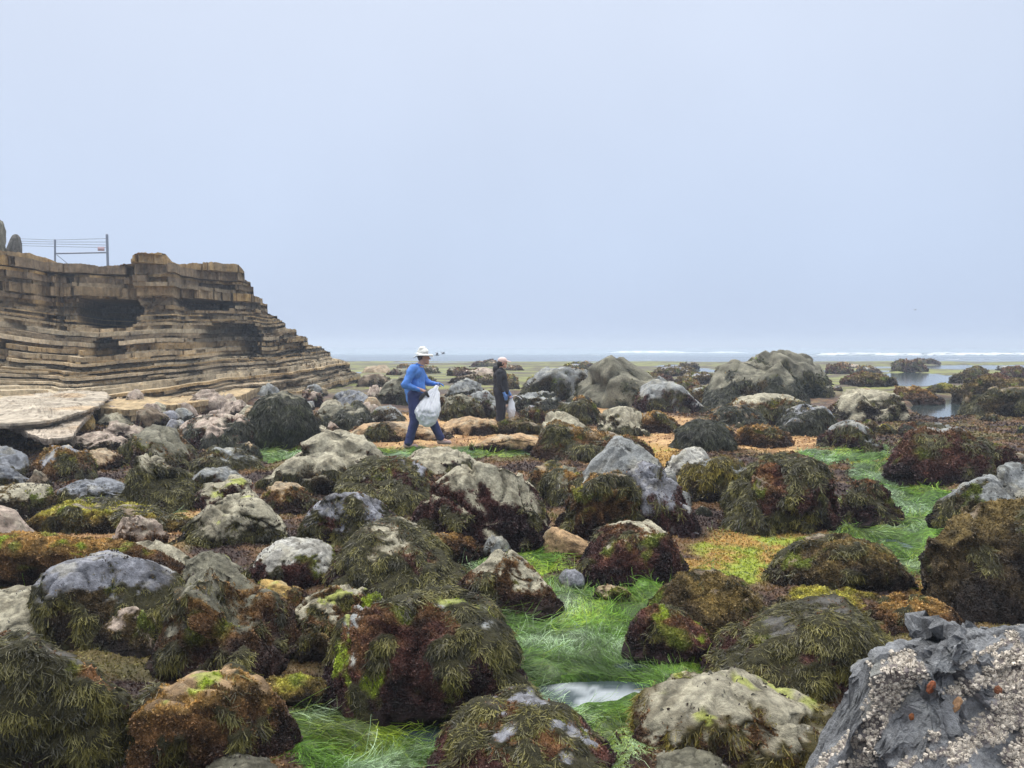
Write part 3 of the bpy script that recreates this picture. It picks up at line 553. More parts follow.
# ---------- water ----------
wr = np.concatenate([np.geomspace(1.0, 60, 330), np.geomspace(61, 330, 420), np.geomspace(335, 3000, 60)])
wa = np.concatenate([[-8, -4], np.linspace(-3, -1.1, 30), np.linspace(-1.05, 1.05, 400), np.linspace(1.1, 3, 30), [4, 8]])
YW, AW = np.meshgrid(wr, wa, indexing='ij'); XW = (YW * AW).ravel(); YWr = YW.ravel()
zw = np.full(len(XW), WATER_Z); foam = np.zeros(len(XW))
PW = np.stack([XW, YWr, np.zeros(len(XW))], 1)
amp = sst(YWr, 88, 110)
zw = zw + amp * .10 * fbm(PW * np.array([.04, .14, 1]), 3)
for k, (d, h, lo, hi) in enumerate([(104, .12, .16, .9), (122, .35, .1, .9), (146, .45, .12, .9), (165, .5, .45, .9), (200, .5, .1, .6)]):
    wob = 11 * noise(np.stack([XW / 30, XW * 0 + k, XW * 0], 1)) + 1.5 * noise(np.stack([XW / 6, XW * 0 + k + .5, XW * 0], 1))
    dd = YWr - d - wob
    seg = sst(noise(np.stack([XW / 26, XW * 0 + 3.7 * k, XW * 0 + 5], 1)), .02, .3)
    seg = seg * sst(AW.ravel(), lo - .05, lo + .05)
    zw += amp * seg * h * np.exp(-(dd / 2.4) ** 2) + amp * .1 * np.exp(-(dd / 4) ** 2)
    fn = fbm(PW * np.array([.5, .5, 1]) + k * 9, 3)
    foam = np.maximum(foam, seg * (.25 + .75 * sst(fn, -.2, .3)) * (1 - sst(np.abs(dd + 1.6) + np.abs(fn) * 4, .6, 3.2)))
foam *= sst(YWr, 92, 100)
iw = np.arange(YW.size).reshape(YW.shape)
FW = np.stack([iw[:-1, :-1], iw[:-1, 1:], iw[1:, 1:], iw[1:, :-1]], -1).reshape(-1, 4)
wm = bpy.data.materials.new('sea_water'); wm.use_nodes = True; nt = wm.node_tree; N_ = nt.nodes; Lk = nt.links
bs = N_['Principled BSDF']; bs.inputs['Roughness'].default_value = .08; bs.inputs['IOR'].default_value = 1.33
at = N_.new('ShaderNodeAttribute'); at.attribute_name = 'col'; Lk.new(at.outputs['Color'], bs.inputs['Base Color'])
tc = N_.new('ShaderNodeTexCoord'); mp = N_.new('ShaderNodeMapping'); mp.inputs['Scale'].default_value = (.6, 1.6, 1)
nz = N_.new('ShaderNodeTexNoise'); nz.inputs['Scale'].default_value = 3.0; nz.inputs['Detail'].default_value = 6
bp = N_.new('ShaderNodeBump'); bp.inputs['Strength'].default_value = .13; bp.inputs['Distance'].default_value = .02
Lk.new(tc.outputs['Object'], mp.inputs['Vector']); Lk.new(mp.outputs[0], nz.inputs['Vector']); Lk.new(nz.outputs['Fac'], bp.inputs['Height']); Lk.new(bp.outputs[0], bs.inputs['Normal'])
px_, py_, _ = project(PW); pool_glare = sst(fbm(PW * 6 + 4, 3), -.35, .15) * ell(px_, py_, [(592,679,58,12),(15,590,30,5)], fbm(PW * 5, 3) * .5) * (YWr < 9)  # patchy sky reflection on the near pools, painted as a pale water colour
cw = mixc(mixc([.035, .05, .05], [.26, .32, .37], sst(YWr, 80, 200)), [.85, .87, .88], foam); cw = mixc(cw, [.34, .37, .39], pool_glare * .8)  # distant water colour lightened to stand in for reflected sky and haze
rg = N_.new('ShaderNodeMapRange'); rg.inputs['To Min'].default_value = .08; rg.inputs['To Max'].default_value = .8
sp = N_.new('ShaderNodeSeparateColor'); Lk.new(at.outputs['Color'], sp.inputs[0]); Lk.new(sp.outputs[0], rg.inputs['Value']); Lk.new(rg.outputs['Result'], bs.inputs['Roughness'])
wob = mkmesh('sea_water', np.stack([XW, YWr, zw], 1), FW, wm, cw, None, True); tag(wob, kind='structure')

# ---------- surfgrass (uncountable) ----------
def scatter(n, y0, y1, seed):
    r = np.random.default_rng(seed)
    Y = y0 * (y1 / y0) ** r.random(n); X = Y * r.uniform(-.9, .9, n)
    return X, Y, r
X, Y, r = scatter(1150000, 2.4, 24, 11)
m = gmasks(X, Y); P0 = np.stack([X, Y, X * 0], 1)
dens = m[0] * (.55 + .45 * sst(fbm(P0 * 1.6 + 70, 3), -.2, .25)) + m[1] * .035 * (Y < 9)
bare_w = m[3]
keep = r.random(len(X)) < np.clip(dens - 1.15 * bare_w, 0, 1) * .85
X, Y, P0 = X[keep], Y[keep], P0[keep]; n = len(X)
print('grass blades', n)
Zg = gheight(X, Y)
P = np.stack([X, Y, Zg - .005], 1); N = np.tile([[0, 0, 1.]], (n, 1))
th = .4 + 2.8 * fbm(P0 * .8 + 21, 2) + 1.3 * noise(P0 * 2.6 + 11) + r.normal(size=n) * .22
clump = noise(P0 * 3.2 + 33)
d0 = np.stack([np.cos(th), np.sin(th) * .8, (.10 + .35 * np.clip(clump, 0, 1)) + .10 * r.random(n)], 1)
pale = sst(fbm(P0 * 1.5 + 44, 3) * 1.6 + .15 * r.normal(size=n), .1, .6)[:, None]
yel = sst(fbm(P0 * 1.2 + 99, 3) * 1.6 + .2 * r.normal(size=n), -.1, .5)[:, None]
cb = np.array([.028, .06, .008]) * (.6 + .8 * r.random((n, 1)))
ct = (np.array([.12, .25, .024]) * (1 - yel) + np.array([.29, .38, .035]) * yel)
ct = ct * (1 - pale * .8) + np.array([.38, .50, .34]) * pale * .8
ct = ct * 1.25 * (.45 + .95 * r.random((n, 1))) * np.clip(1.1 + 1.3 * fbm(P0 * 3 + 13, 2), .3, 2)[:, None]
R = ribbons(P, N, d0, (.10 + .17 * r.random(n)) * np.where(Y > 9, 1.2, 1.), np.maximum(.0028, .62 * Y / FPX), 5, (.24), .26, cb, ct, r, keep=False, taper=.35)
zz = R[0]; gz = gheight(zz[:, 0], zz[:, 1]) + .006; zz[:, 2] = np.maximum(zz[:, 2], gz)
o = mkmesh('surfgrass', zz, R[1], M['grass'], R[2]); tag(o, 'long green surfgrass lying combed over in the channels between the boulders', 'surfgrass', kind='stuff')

# ---------- turf on the ground ----------
X, Y, r = scatter(480000, 2.4, 20, 12)
m = gmasks(X, Y); P0 = np.stack([X, Y, X * 0], 1)
keep = r.random(len(X)) < np.clip((1 - m[0]) * (1 - m[3]) * (1 - m[2] * sst(Y, 4, 9) * .88), 0, 1)
X, Y, P0 = X[keep], Y[keep], P0[keep]; n = len(X); g, ye, og, po, far = [q[keep] for q in m]
n1 = fbm(P0 * 2.3 + 60, 4, .6); n2 = fbm(P0 * .8 + 90, 3); n3 = fbm(P0 * 9 + 20, 3)
C = mixc([.04, .02, .016], [.22, .13, .045], sst(n1 + n2 * .5, -.3, .5))
C = mixc(C, [.17, .16, .04], sst(n2 + n3 * .3, .1, .5) * .7)
C = mixc(C, [.36, .215, .10], og); C = mixc(C, mixc([.40, .24, .055], [.30, .36, .035], sst(n1 + n2, .0, .5)), ye)
P = np.stack([X, Y, gheight(X, Y)], 1)
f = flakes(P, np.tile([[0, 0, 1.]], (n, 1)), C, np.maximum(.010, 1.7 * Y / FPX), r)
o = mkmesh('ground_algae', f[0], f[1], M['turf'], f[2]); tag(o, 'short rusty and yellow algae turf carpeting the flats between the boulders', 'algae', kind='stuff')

# ---------- cliff ----------
rc = np.random.default_rng(21)
pxs = np.array([-170, 0, 60, 110, 180, 240, 300, 362]); Ds = np.array([24, 24.5, 26, 27, 27.5, 29.5, 34, 41.])
us = np.linspace(-170, 362, 1500); Dd = np.interp(us, pxs, Ds)
ker = np.hanning(81); ker /= ker.sum(); Dd = np.convolve(np.pad(Dd, 40, mode='edge'), ker, 'valid')
BX = (us - 512) / FPX * Dd; BY = Dd
arc = np.concatenate([[0], np.cumsum(np.hypot(np.diff(BX), np.diff(BY)))])
top_px = np.array([(-170,250),(0,255),(20,257),(50,259),(62,265),(105,267),(138,264),(143,260),(170,258),(176,266),(195,264),(240,265),(247,275),(258,292),(270,306),(281,320),(300,335),(322,350),(335,355),(350,371),(362,381)], float)
tpy = np.interp(us, top_px[:, 0], top_px[:, 1]); qk = np.cumsum(rc.choice([1.5, 3, 5, 9, 14], 120)) + 240; qs = qk[np.clip(np.searchsorted(qk, us), 0, 119)]; tpy = np.where(us > 246, .75 * np.interp(np.minimum(qs, 362), top_px[:, 0], top_px[:, 1]) + .25 * tpy, tpy) + 1.2 * noise(np.stack([us / 9, us * 0, us * 0], 1)) + .8 * noise(np.stack([us / 2.5, us * 0, us * 0 + 4], 1))
ZT = at_depth(us, tpy, Dd + .4)[:, 2]
th = []; z = -.5
while z < 6.6:
    t = rc.choice([.03, .045, .06, .08, .13]) if z < 2.9 else rc.choice([.04, .06, .09, .13, .2, .3])
    th.append((z, z + t)); z += t
CAVE = [(78,146,298,326,5),(180,236,296,312,3),(204,262,326,362,2.6),(108,140,336,354,2),(48,72,314,332,.9),(255,300,345,362,.6),(-20,12,330,345,.7),(20,45,345,372,.9),(60,80,270,330,.5)]
rowsV = []; rowsC = []
out = np.array([.33, -.94, 0])
pal = np.array([(.25,.19,.12),(.30,.23,.15),(.20,.155,.10),(.34,.25,.14),(.23,.19,.14),(.28,.22,.16)])
pal2 = np.array([(.40,.34,.26),(.33,.27,.19),(.26,.21,.15),(.44,.38,.29),(.36,.27,.16)])
prev = None
for k, (z0, z1) in enumerate(th):
    zc = (z0 + z1) / 2; zz_ = np.full(len(us), zc)
    px, py, _ = project(np.stack([BX, BY, zz_], 1))
    thick = z1 - z0 > .12
    A3 = np.stack([arc, zz_, zz_ * 0], 1)
    off = .8 * fbm(A3 / np.array([2.8, 1.3, 1]) + 2, 4)
    low = np.clip(2.9 - zc, 0, 3.4)
    fl = np.interp(us, [-170, 0, 50, 100, 170, 230, 300, 362], [2.4, 2.7, 3.1, 2.7, 2.2, 1.9, 1.6, 1.0])
    off += low * fl + .35 * low * fbm(A3 / np.array([3.5, .9, 1]) + 70, 3)
    lk = fbm(np.stack([arc / 1.6, zz_ * 0 + k * .37, zz_ * 0 + 12], 1), 4)
    off += .30 * lk + .12 * fbm(np.stack([arc / .35, zz_ * 0 + k * 1.7, zz_ * 0 + 19], 1), 3) + (.15 if zc < 3 else .09) * rc.normal() + .16 * fbm(A3 / np.array([.55, .16, 1]) + 90, 4, .6)
    cw_ = rc.uniform(.6, 1.4)
    edges = np.cumsum(rc.uniform(.12, 1.9, 220) * cw_); ci = np.clip(np.searchsorted(edges, arc), 0, 219)
    bo = rc.normal(size=220) * (.18 if thick else .13) - (.45 if thick else .2) * (rc.random(220) < .14) * rc.random(220); off += bo[ci]
    off += .04 * fbm(np.stack([arc / .15, zz_ * 4, zz_ * 0 + 9], 1), 3)
    if thick:
        dj = np.abs(arc[:, None] - edges[None, :60]).min(1); off -= .28 * rc.random(220)[ci] * np.exp(-(dj / .03) ** 2)
    # thin recessed shaly partings
    if z1 - z0 < .055: off -= .30 + .15 * lk
    # buttresses
    nb = fbm(np.stack([zz_ / .5, arc / 2, zz_ * 0], 1), 2)
    band = lambda x0, x1, e0=6: sst(us, x0 - e0 + 6 * nb, x0 + 6 * nb) - sst(us, x1 + 5 * nb, x1 + e0 + 5 * nb)
    up = sst(zc, 2.2, 2.6)
    off += up * (1.25 * band(141, 178, 5) + 1.0 * band(-300, 42, 6) + .35 * band(60, 90, 8) - .5 * band(226, 250, 8))
    dn = 1 - up
    wd = (2.6 - zc) * 16
    off += dn * (1.1 * band(112 - wd * .3, 185 + wd, 14) + 1.5 * sst(zc, 0, 1.2) * band(-300, 22, 12) - 1.0 * band(205 + wd * .6, 268 + wd * .3, 12))
    for (x0, x1, y0, y1, dp) in CAVE:
        xm, ym = (x0 + x1) / 2, (y0 + y1) / 2
        nq = fbm(A3 / np.array([.9, .5, 1]) + x0 * .37, 4, .6) * .55 + 1.0 * bo[ci]
        q_ = (np.abs(us - xm) / (x1 - x0) * 2) ** 3 + (np.abs(py - ym - (us - xm) * .06) / (y1 - y0) * 2) ** 3 + nq
        mk = 1 - sst(q_, .95, 1.1)
        off -= dp * mk
    warp = .12 * fbm(np.stack([arc / 3.5, zz_ * 0 + zc * .25, zz_ * 0 + 50], 1), 3) + (arc - arc[int(.6 * len(arc))]) * .03 * sst(5.2 - zc, 0, 4.7) + np.interp(us, [-170, 0, 60, 112, 150, 362], [.7, .4, .08, -.12, 0, .12]) * sst(3.6 - zc, 0, 1.6)
    ZQ = np.minimum(ZT, 99)
    za = z0 + warp; zb_ = z1 + warp
    off -= np.maximum(za - ZT, 0) * 1.6
    za = np.minimum(za, ZT); zb_ = np.minimum(zb_, ZT)
    p = pal[rc.integers(len(pal))] if zc > 2.9 else pal2[rc.integers(len(pal2))]
    nn = fbm(np.stack([arc / .8, zz_ * 2, zz_ * 0 + 4], 1), 3)
    blk = rc.uniform(.78, 1.22, 220)[ci]
    Cc = p[None] * np.array([1.03, .99, .90]) * rc.uniform(.75, 1.2) * (blk * (1 + .3 * nn))[:, None]
    oc = (rc.random(220) < .10)[ci] * (zc > 2.9)
    Cc = mixc(Cc, [.42, .27, .10], oc * .6)
    Cc = mixc(Cc, [.15, .125, .10], sst(fbm(np.stack([arc / .7, zz_ / .5, zz_ * 0 + 14], 1), 4), .25, .5) * .4)
    for zv in (za, zb_):
        jz = .006 * fbm(np.stack([arc / .5, zz_ * 0 + k, zz_ * 0 + 31], 1), 2)
        rowsV.append(np.stack([BX + out[0] * off, BY + out[1] * off, zv + jz * (zv < ZT)], 1)); rowsC.append(Cc)
# back
last = rowsV[-1].copy()
for d_ in (1.5, 5, 14):
    kk = 1 + (d_ + 8) / BY; b_ = np.stack([BX * kk, BY * kk, ZT - .06 * (d_ + 8) * (ZT < 3.5) + .05 * noise(np.stack([arc, arc * 0, arc * 0 + d_], 1)) ], 1); rowsV.append(b_); rowsC.append(np.tile([[.24, .19, .13]], (len(us), 1)))
b_ = rowsV[-1].copy(); b_[:, 2] = -1; rowsV.append(b_); rowsC.append(rowsC[-1])
V = np.concatenate(rowsV); C = np.concatenate(rowsC); nr, nc = len(rowsV), len(us)
ii = np.arange(nr * nc).reshape(nr, nc); F = np.stack([ii[:-1, :-1], ii[:-1, 1:], ii[1:, 1:], ii[1:, :-1]], -1).reshape(-1, 4)
tag(mkmesh('cliff', V, F, M['cliff'], C), kind='structure')

# pale flat slab shelf at the cliff foot, left, over a dark undercut
def slab(name, poly_px, z, th, mt, colr, seed, layers=3, label=None, cat=None, kind=None, tilt=0.):
    """poly in px on plane z; stack of thin layers with ragged rims"""
    r = np.random.default_rng(seed); pp = np.array(poly_px, float)
    G = on_ground(pp[:, 0], pp[:, 1], z)
    # resample outline
    G2 = np.vstack([G, G[:1]]); s = np.concatenate([[0], np.cumsum(np.linalg.norm(np.diff(G2, axis=0), axis=1))])
    q = np.linspace(0, s[-1], 400, endpoint=False); O = np.stack([np.interp(q, s, G2[:, i]) for i in range(3)], 1)
    cen = O.mean(0); VV = []; CC = []; nL = layers
    for L_ in range(nL):
        sh = 1 - .03 * L_ * (1 if L_ else 0)
        rag = 1 + .025 * fbm(np.stack([q * 7, q * 0 + L_ * 9 + seed, q * 0], 1), 3) + .06 * fbm(np.stack([q * 1.7, q * 0 + L_ * 5 + seed, q * 0], 1), 4)
        for dz_ in (0, -th / nL):
            ring = cen + (O - cen) * (sh * rag)[:, None]; ring[:, 2] = z - th * L_ / nL + dz_
            VV.append(ring); CC.append(np.array(colr) * r.uniform(.75, 1.1))
    rings = []
    top = VV[0]
    for f_ in np.linspace(.01, .985, 26):      # inner rings for a lumpy top
        ring = cen + (top - cen) * f_; ring[:, 2] = z + .12 * fbm(ring * 1.6 + seed, 5, .6) * (1 - .5 * f_) + .02 * np.floor(2.5 * noise(ring * np.array([.5, 1.1, 0]) + seed)); rings.append(ring)
    allr = rings + VV
    V = np.concatenate(allr); nn = fbm(V * np.array([1.2, 4, 3]), 4)
    C = np.concatenate([np.tile(np.array(colr)[None], (400 * 26, 1))] + [np.tile(c_[None], (400, 1)) for c_ in CC]) * (1 + .4 * nn[:, None])
    C = mixc(C, np.array([.42, .27, .13]), sst(fbm(V * .7 + 5, 3), .1, .5) * .5)
    C = mixc(C, [.10, .08, .06], np.exp(-(noise(V * np.array([.9, 3.2, .5]) + seed) / .05) ** 2) * .75)
    nr = len(allr); ii = np.arange(nr * 400).reshape(nr, 400)
    F = np.stack([ii[:-1], ii[1:], np.roll(ii[1:], -1, 1), np.roll(ii[:-1], -1, 1)], -1).reshape(-1, 4)
    o = mkmesh(name, V, F, mt, C); tag(o, label, cat, kind=kind); return o
slab('rock_shelf', [(-120,412),(-40,402),(50,392),(100,388),(110,396),(98,406),(80,412),(50,420),(8,424),(-50,424),(-120,430)], .52, .12, M['cliff'], (.42, .365, .29), 15, layers=3, kind='structure')
slab('rock_shelf', [(-10,418),(50,404),(98,398),(92,412),(80,424),(72,436),(48,440),(24,431)], .38, .12, M['cliff'], (.44, .375, .30), 25, layers=3, kind='structure')
slab('rock_shelf', [(95,408),(118,398),(160,392),(235,384),(262,386),(240,396),(180,404),(130,410)], .32, .4, M['cliff'], (.42, .32, .19), 6, kind='structure')

# ---------- filler boulders ----------
rf = np.random.default_rng(31)
def near_label(x, y):
    d = [(math.hypot(x - a, (y - b)), i) for i, (a, b, l) in enumerate(LAB)]
    i = min(d)[1]; a, b, l = LAB[i]
    dx, dy = x - a, y - b
    rel = 'right of' if dx > abs(dy) * .8 else 'left of' if -dx > abs(dy) * .8 else 'behind' if dy > 0 else 'in front of'
    return rel, l
placed = list(FOOT); NB = len(LAB); cnt = 0
ST = ['cream', 'grey', 'brown', 'pink', 'lich', 'dark', 'purple', 'tan']; anchors = LAB[:]
tries = 0
while cnt < 148 and tries < 14000:
    tries += 1
    py = rf.choice([rf.uniform(366, 384), rf.uniform(380, 440), rf.uniform(385, 520), rf.uniform(480, 700)], p=[.35, .40, .21, .04]); px = rf.uniform(-130, 1160)
    X1 = on_ground(np.array([px]), np.array([py]))[0]; x, y = X1[0], X1[1]
    if px < 120 and py < 445: continue
    if px < 240 and py < 408: continue
    if px < 370 and py < 392: continue
    if 395 < px < 460 and 436 < py < 456: continue
    if 488 < px < 520 and 405 < py < 440: continue
    m1 = gmasks(np.array([x]), np.array([y]))
    if m1[0][0] > .3 or m1[3][0] > .05 or (m1[1][0] > .5) or (m1[2][0] > .5 and rf.random() < .6): continue
    if 870 < px < 985 and 368 < py < 430: continue
    far_f = y > 34
    s = rf.uniform(.16, .42) if y < 9 else rf.uniform(.25, .62) if y < 20 else rf.uniform(.4, 1.0)
    if far_f: s = rf.uniform(1.1, 3.2)
    # radius in metres
    ok = True
    for (a, b, rx, ry) in placed:
        if abs(x - a) < (rx + s * .40) * .92 and abs(y - b) < (ry + s * .40) * .92: ok = False; break
    if not ok: continue
    placed.append((x, y, s * .5, s * .42))
    hgt = s * rf.uniform(.32, .62); 
    if far_f: hgt = min(.62, s * rf.uniform(.18, .34))
    aa = np.linspace(-1, 1, 7); hp = np.stack([aa, hgt * np.clip((1 - np.abs(aa) ** 2.2) ** .6 + rf.normal(size=7) * .08, .12, 1.1)], 1)
    if px < 380: st = rf.choice(['cream', 'pink', 'grey', 'lich', 'tan']); ba = rf.choice([.3, .6, .95]) if py < 440 else rf.choice([.1, .3, .6])
    else: st = rf.choice(ST); ba = rf.choice([.02, .1, .3], p=[.55, .3, .15])
    we = rf.choice([.1, .5, .9]) if not far_f else rf.choice([0, .3]); tu = rf.choice(['r', 'o', 'b', 'y'], p=[.27, .33, .3, .1]); 
    size_w = 'small' if s < .35 else 'mid-sized' if s < .7 else 'large'
    cov = 'mostly bare' if ba > .5 else ('weed-draped' if we > .6 else dict(r='dark red turfed', o='rusty turfed', b='brown turfed', y='yellowish turfed')[tu])
    rel, anc = near_label(x, y)
    anc_w = ' '.join(anc.split()[:10])
    lab = f"{size_w} {cov} stone {rel} the {anc_w}"
    lab = ' '.join(lab.split()[:16])
    build_rock('boulder', lab, (x, y, -.02 if not far_f else -.12), np.array([1., 0, 0]), None, s, s * rf.uniform(.7, .95), hp, y, 900 + cnt, stone=st, bare=ba, weed=we, turf=tu,
               wk=rf.choice(['k', 'o']), facet=int(rf.integers(2, 7)), group='smaller stones filling the boulder field', turn=rf.uniform(-.5, .5))
    cnt += 1
# rounded pale cobbles heaped along the cliff foot
c2 = 0; tries = 0
while c2 < 46 and tries < 6000:
    tries += 1; px = rf.uniform(78, 385); py = rf.uniform(393 if px > 180 else 400, 436)
    if px < 100 and py > 425: continue
    X1 = on_ground(np.array([px]), np.array([py]))[0]; x, y = X1[0], X1[1]
    s = rf.uniform(.22, .75) if px > 230 else rf.uniform(.2, .6)
    if any(abs(x - a) < (rx + s * .4) * .72 and abs(y - b) < (ry + s * .4) * .72 for a, b, rx, ry in placed): continue
    placed.append((x, y, s * .5, s * .45)); h_ = s * rf.uniform(.45, .75); aa = np.linspace(-1, 1, 7)
    hp = np.stack([aa, h_ * np.clip((1 - np.abs(aa) ** 2.3) ** .6 + rf.normal(size=7) * .06, .12, 1.1)], 1)
    st = rf.choice(['cream', 'pink', 'grey', 'tan', 'purple', 'pink']); rel, anc = near_label(x, y)
    lab = ' '.join(f"pale {'big' if s > .5 else 'little'} {dict(cream='cream', pink='pinkish', grey='grey', tan='tan', purple='bluish')[st]} cobble {rel} the {anc}".split()[:15])
    build_rock('cobble', lab, (x, y, .0 if px > 160 else .15), np.array([1., 0, 0]), None, s, s * .85, hp, y, 1300 + c2, stone=st, bare=rf.choice([.8, 1.]), weed=.1, turf='b', facet=int(rf.integers(1, 6)), group='pale cobbles heaped along the cliff foot', turn=rf.uniform(-.5, .5), cat='cobble')
    c2 += 1
print('fillers', c2, cnt, 'tries', tries)
# ---------- people ----------
def tint(name, c, rough=.75, **k): return mat(name, rough, tint=c, **k)
SKIN = tint('skin', (.50, .29, .21), .55, var=.08)
def frame(d):
    d = np.asarray(d, float); d = d / (np.linalg.norm(d) + 1e-9)
    u = np.cross(d, [0, 0, 1.]) if abs(d[2]) < .9 else np.cross(d, [1., 0, 0]); u /= np.linalg.norm(u)
    return d, u, np.cross(d, u)
def capsule(p0, p1, r0, r1, n=20, sq=1.0):
    p0 = np.asarray(p0, float); p1 = np.asarray(p1, float); d, u, v = frame(p1 - p0); rings = []
    an = np.linspace(0, 2 * math.pi, n, endpoint=False)
    for k in range(1, 6):
        f = -math.pi / 2 + k * math.pi / 12
        rings.append((p0 + d * r0 * math.sin(f), r0 * math.cos(f)))
    rings.append((p0, r0)); rings.append((p1, r1))
    for k in range(1, 6):
        f = k * math.pi / 12; rings.append((p1 + d * r1 * math.sin(f), r1 * math.cos(f)))
    V = [p0 - d * r0]; F = []
    for c, r_ in rings:
        V += [c + r_ * (math.cos(a) * u + math.sin(a) * v * sq) for a in an]
    V.append(p1 + d * r1); m_ = len(rings)
    for j in range(n): F.append((0, 1 + (j + 1) % n, 1 + j))
    for i in range(m_ - 1):
        for j in range(n):
            a = 1 + i * n + j; b = 1 + i * n + (j + 1) % n
            F.append((a, b, b + n)); F.append((a, b + n, a + n))
    e = len(V) - 1
    for j in range(n): F.append((e, 1 + (m_ - 1) * n + j, 1 + (m_ - 1) * n + (j + 1) % n))
    return np.array(V), np.array(F)
def ellips(c, r_, tilt=0.):
    B, F = ico(4); V = B * np.asarray(r_); ct, st = math.cos(tilt), math.sin(tilt)
    V = np.stack([V[:, 0] * ct + V[:, 2] * st, V[:, 1], -V[:, 0] * st + V[:, 2] * ct], 1)
    return V + np.asarray(c), F
def blob(name, shapes, m_, parent, vox=.009, smooth=4, folds=0., cutz=None):
    Vs = []; Fs = []; o = 0
    for v, f in shapes: Vs.append(v); Fs.append(f + o); o += len(v)
    ob = mkmesh(name, np.concatenate(Vs), np.concatenate(Fs), m_, None, parent, True)
    md = ob.modifiers.new('fuse', 'REMESH'); md.mode = 'VOXEL'; md.voxel_size = vox; md.use_smooth_shade = True
    if smooth:
        ms = ob.modifiers.new('soften', 'SMOOTH'); ms.iterations = smooth; ms.factor = .5
    if folds:
        tx = bpy.data.textures.new('cloth_folds', 'CLOUDS'); tx.noise_scale = .10; tx.noise_depth = 2
        md = ob.modifiers.new('folds', 'DISPLACE'); md.texture = tx; md.strength = folds; md.mid_level = .5
    return ob
def hand(w_, aim, palm_n, r=1., curl=.5):
    """palm + five fingers from wrist w_, pointing along aim; returns shapes"""
    w_ = np.asarray(w_, float); d = np.asarray(aim, float); d /= np.linalg.norm(d)
    n_ = np.asarray(palm_n, float); n_ = n_ - d * (n_ @ d); n_ /= np.linalg.norm(n_); s = np.cross(d, n_)
    S = [capsule(w_, w_ + d * .045 * r, .024 * r, .028 * r, 12), capsule(w_ + d * .05 * r + s * .02 * r, w_ + d * .05 * r - s * .02 * r, .018 * r, .018 * r, 12),
         capsule(w_ + d * .08 * r + s * .022 * r, w_ + d * .08 * r - s * .022 * r, .013 * r, .013 * r, 12)]
    for k, L_ in enumerate((.062, .072, .068, .052)):
        b0 = w_ + d * .083 * r + s * (.027 - .018 * k) * r
        d1 = d + n_ * curl * .6; d1 /= np.linalg.norm(d1); b1 = b0 + d1 * L_ * .45 * r
        d2 = d + n_ * curl * 1.6; d2 /= np.linalg.norm(d2); b2 = b1 + d2 * L_ * .35 * r
        d3 = d * .6 + n_ * curl * 2.2; d3 /= np.linalg.norm(d3); b3 = b2 + d3 * L_ * .25 * r
        S += [capsule(b0, b1, .0095 * r, .009 * r, 10), capsule(b1, b2, .009 * r, .008 * r, 10), capsule(b2, b3, .008 * r, .0065 * r, 10)]
    t0 = w_ + d * .03 * r + s * .025 * r; t1 = t0 + (d * .6 + s * .7 + n_ * .4) * .035 * r; t2 = t1 + (d * .9 + n_ * .6) * .028 * r
    return S + [capsule(t0, t1, .013 * r, .011 * r, 10), capsule(t1, t2, .011 * r, .008 * r, 10)]
def head(c, s=1., yaw=0.):
    """head facing +x"""
    c = np.asarray(c, float)
    return [ellips(c + [-.012 * s, 0, .02 * s], (.095 * s, .076 * s, .088 * s)), ellips(c + [.025 * s, 0, -.045 * s], (.062 * s, .056 * s, .068 * s)),
            capsule(c + np.array([.085, 0, .012]) * s, c + np.array([.108, 0, -.022]) * s, .009 * s, .014 * s, 10),
            capsule(c + np.array([.06, 0, -.10]) * s, c + np.array([.075, 0, -.095]) * s, .022 * s, .02 * s, 10),
            capsule(c + np.array([.083, -.016, -.060]) * s, c + np.array([.083, .016, -.060]) * s, .007 * s, .007 * s, 8),
            capsule(c + np.array([.085, -.03, .028]) * s, c + np.array([.085, .03, .028]) * s, .011 * s, .011 * s, 8),
            capsule(c + np.array([.0, -.076, .01]) * s, c + np.array([-.005, -.078, -.025]) * s, .014 * s, .010 * s, 8), capsule(c + np.array([.0, .076, .01]) * s, c + np.array([-.005, .078, -.025]) * s, .014 * s, .010 * s, 8)]
def person(spec, loc, label, rz=0.):
    root = empty('person', loc, label, 'person'); root.rotation_euler = (0, 0, rz)
    return root
def make_bag(name, loc, label, cat, cen, rad, top, seed, rz=0., handle=None, mt=None):
    r = np.random.default_rng(seed); root = empty(name, loc, label, cat); root.rotation_euler = (0, 0, rz)
    B, F = ico(5); cen = np.array(cen); top = np.array(top)
    V = B * np.array(rad); t = np.clip(B[:, 2], 0, 1)
    V = cen + V
    k = (t ** 1.5)[:, None]; zfac = sst(B[:, 2], .0, 1.)[:, None]
    V = V * (1 - zfac * .93) + top * zfac * .93 + (V - cen) * 0
    an = np.arctan2(B[:, 1], B[:, 0])
    fold = .5 * np.sin(an * 7 + 3 * noise(B * 1.5 + seed)) + .5 * np.sin(an * 13 + 2 * noise(B * 2 + seed + 4))
    dirn = B.copy(); dirn[:, 2] *= .3
    V += dirn * (fold * .018 * (.3 + t) + .045 * np.abs(noise(B * 2.6 + seed)) + .03 * fbm(B * 5 + seed, 3) + .05 * noise(B * 1.3 + seed))[:, None] * (rad[0] / .2)
    sag = np.clip(-B[:, 2], 0, 1); V[:, 2] += sag * .02
    mkmesh('bag_body', V, F, mt, None, root, True)
    pl = [top + np.array([.0, 0, -.03]), top + np.array([.0, -.01, .03])] if handle is None else [top + np.array(h) for h in handle]
    S = [capsule(pl[i], pl[i + 1], .016, .012, 10, .5) for i in range(len(pl) - 1)]
    blob('gathered_neck', S, mt, root, .006, 3)
    return root
BAG = tint('bag_plastic', (.80, .82, .86), .35, var=.05, trans=.35)
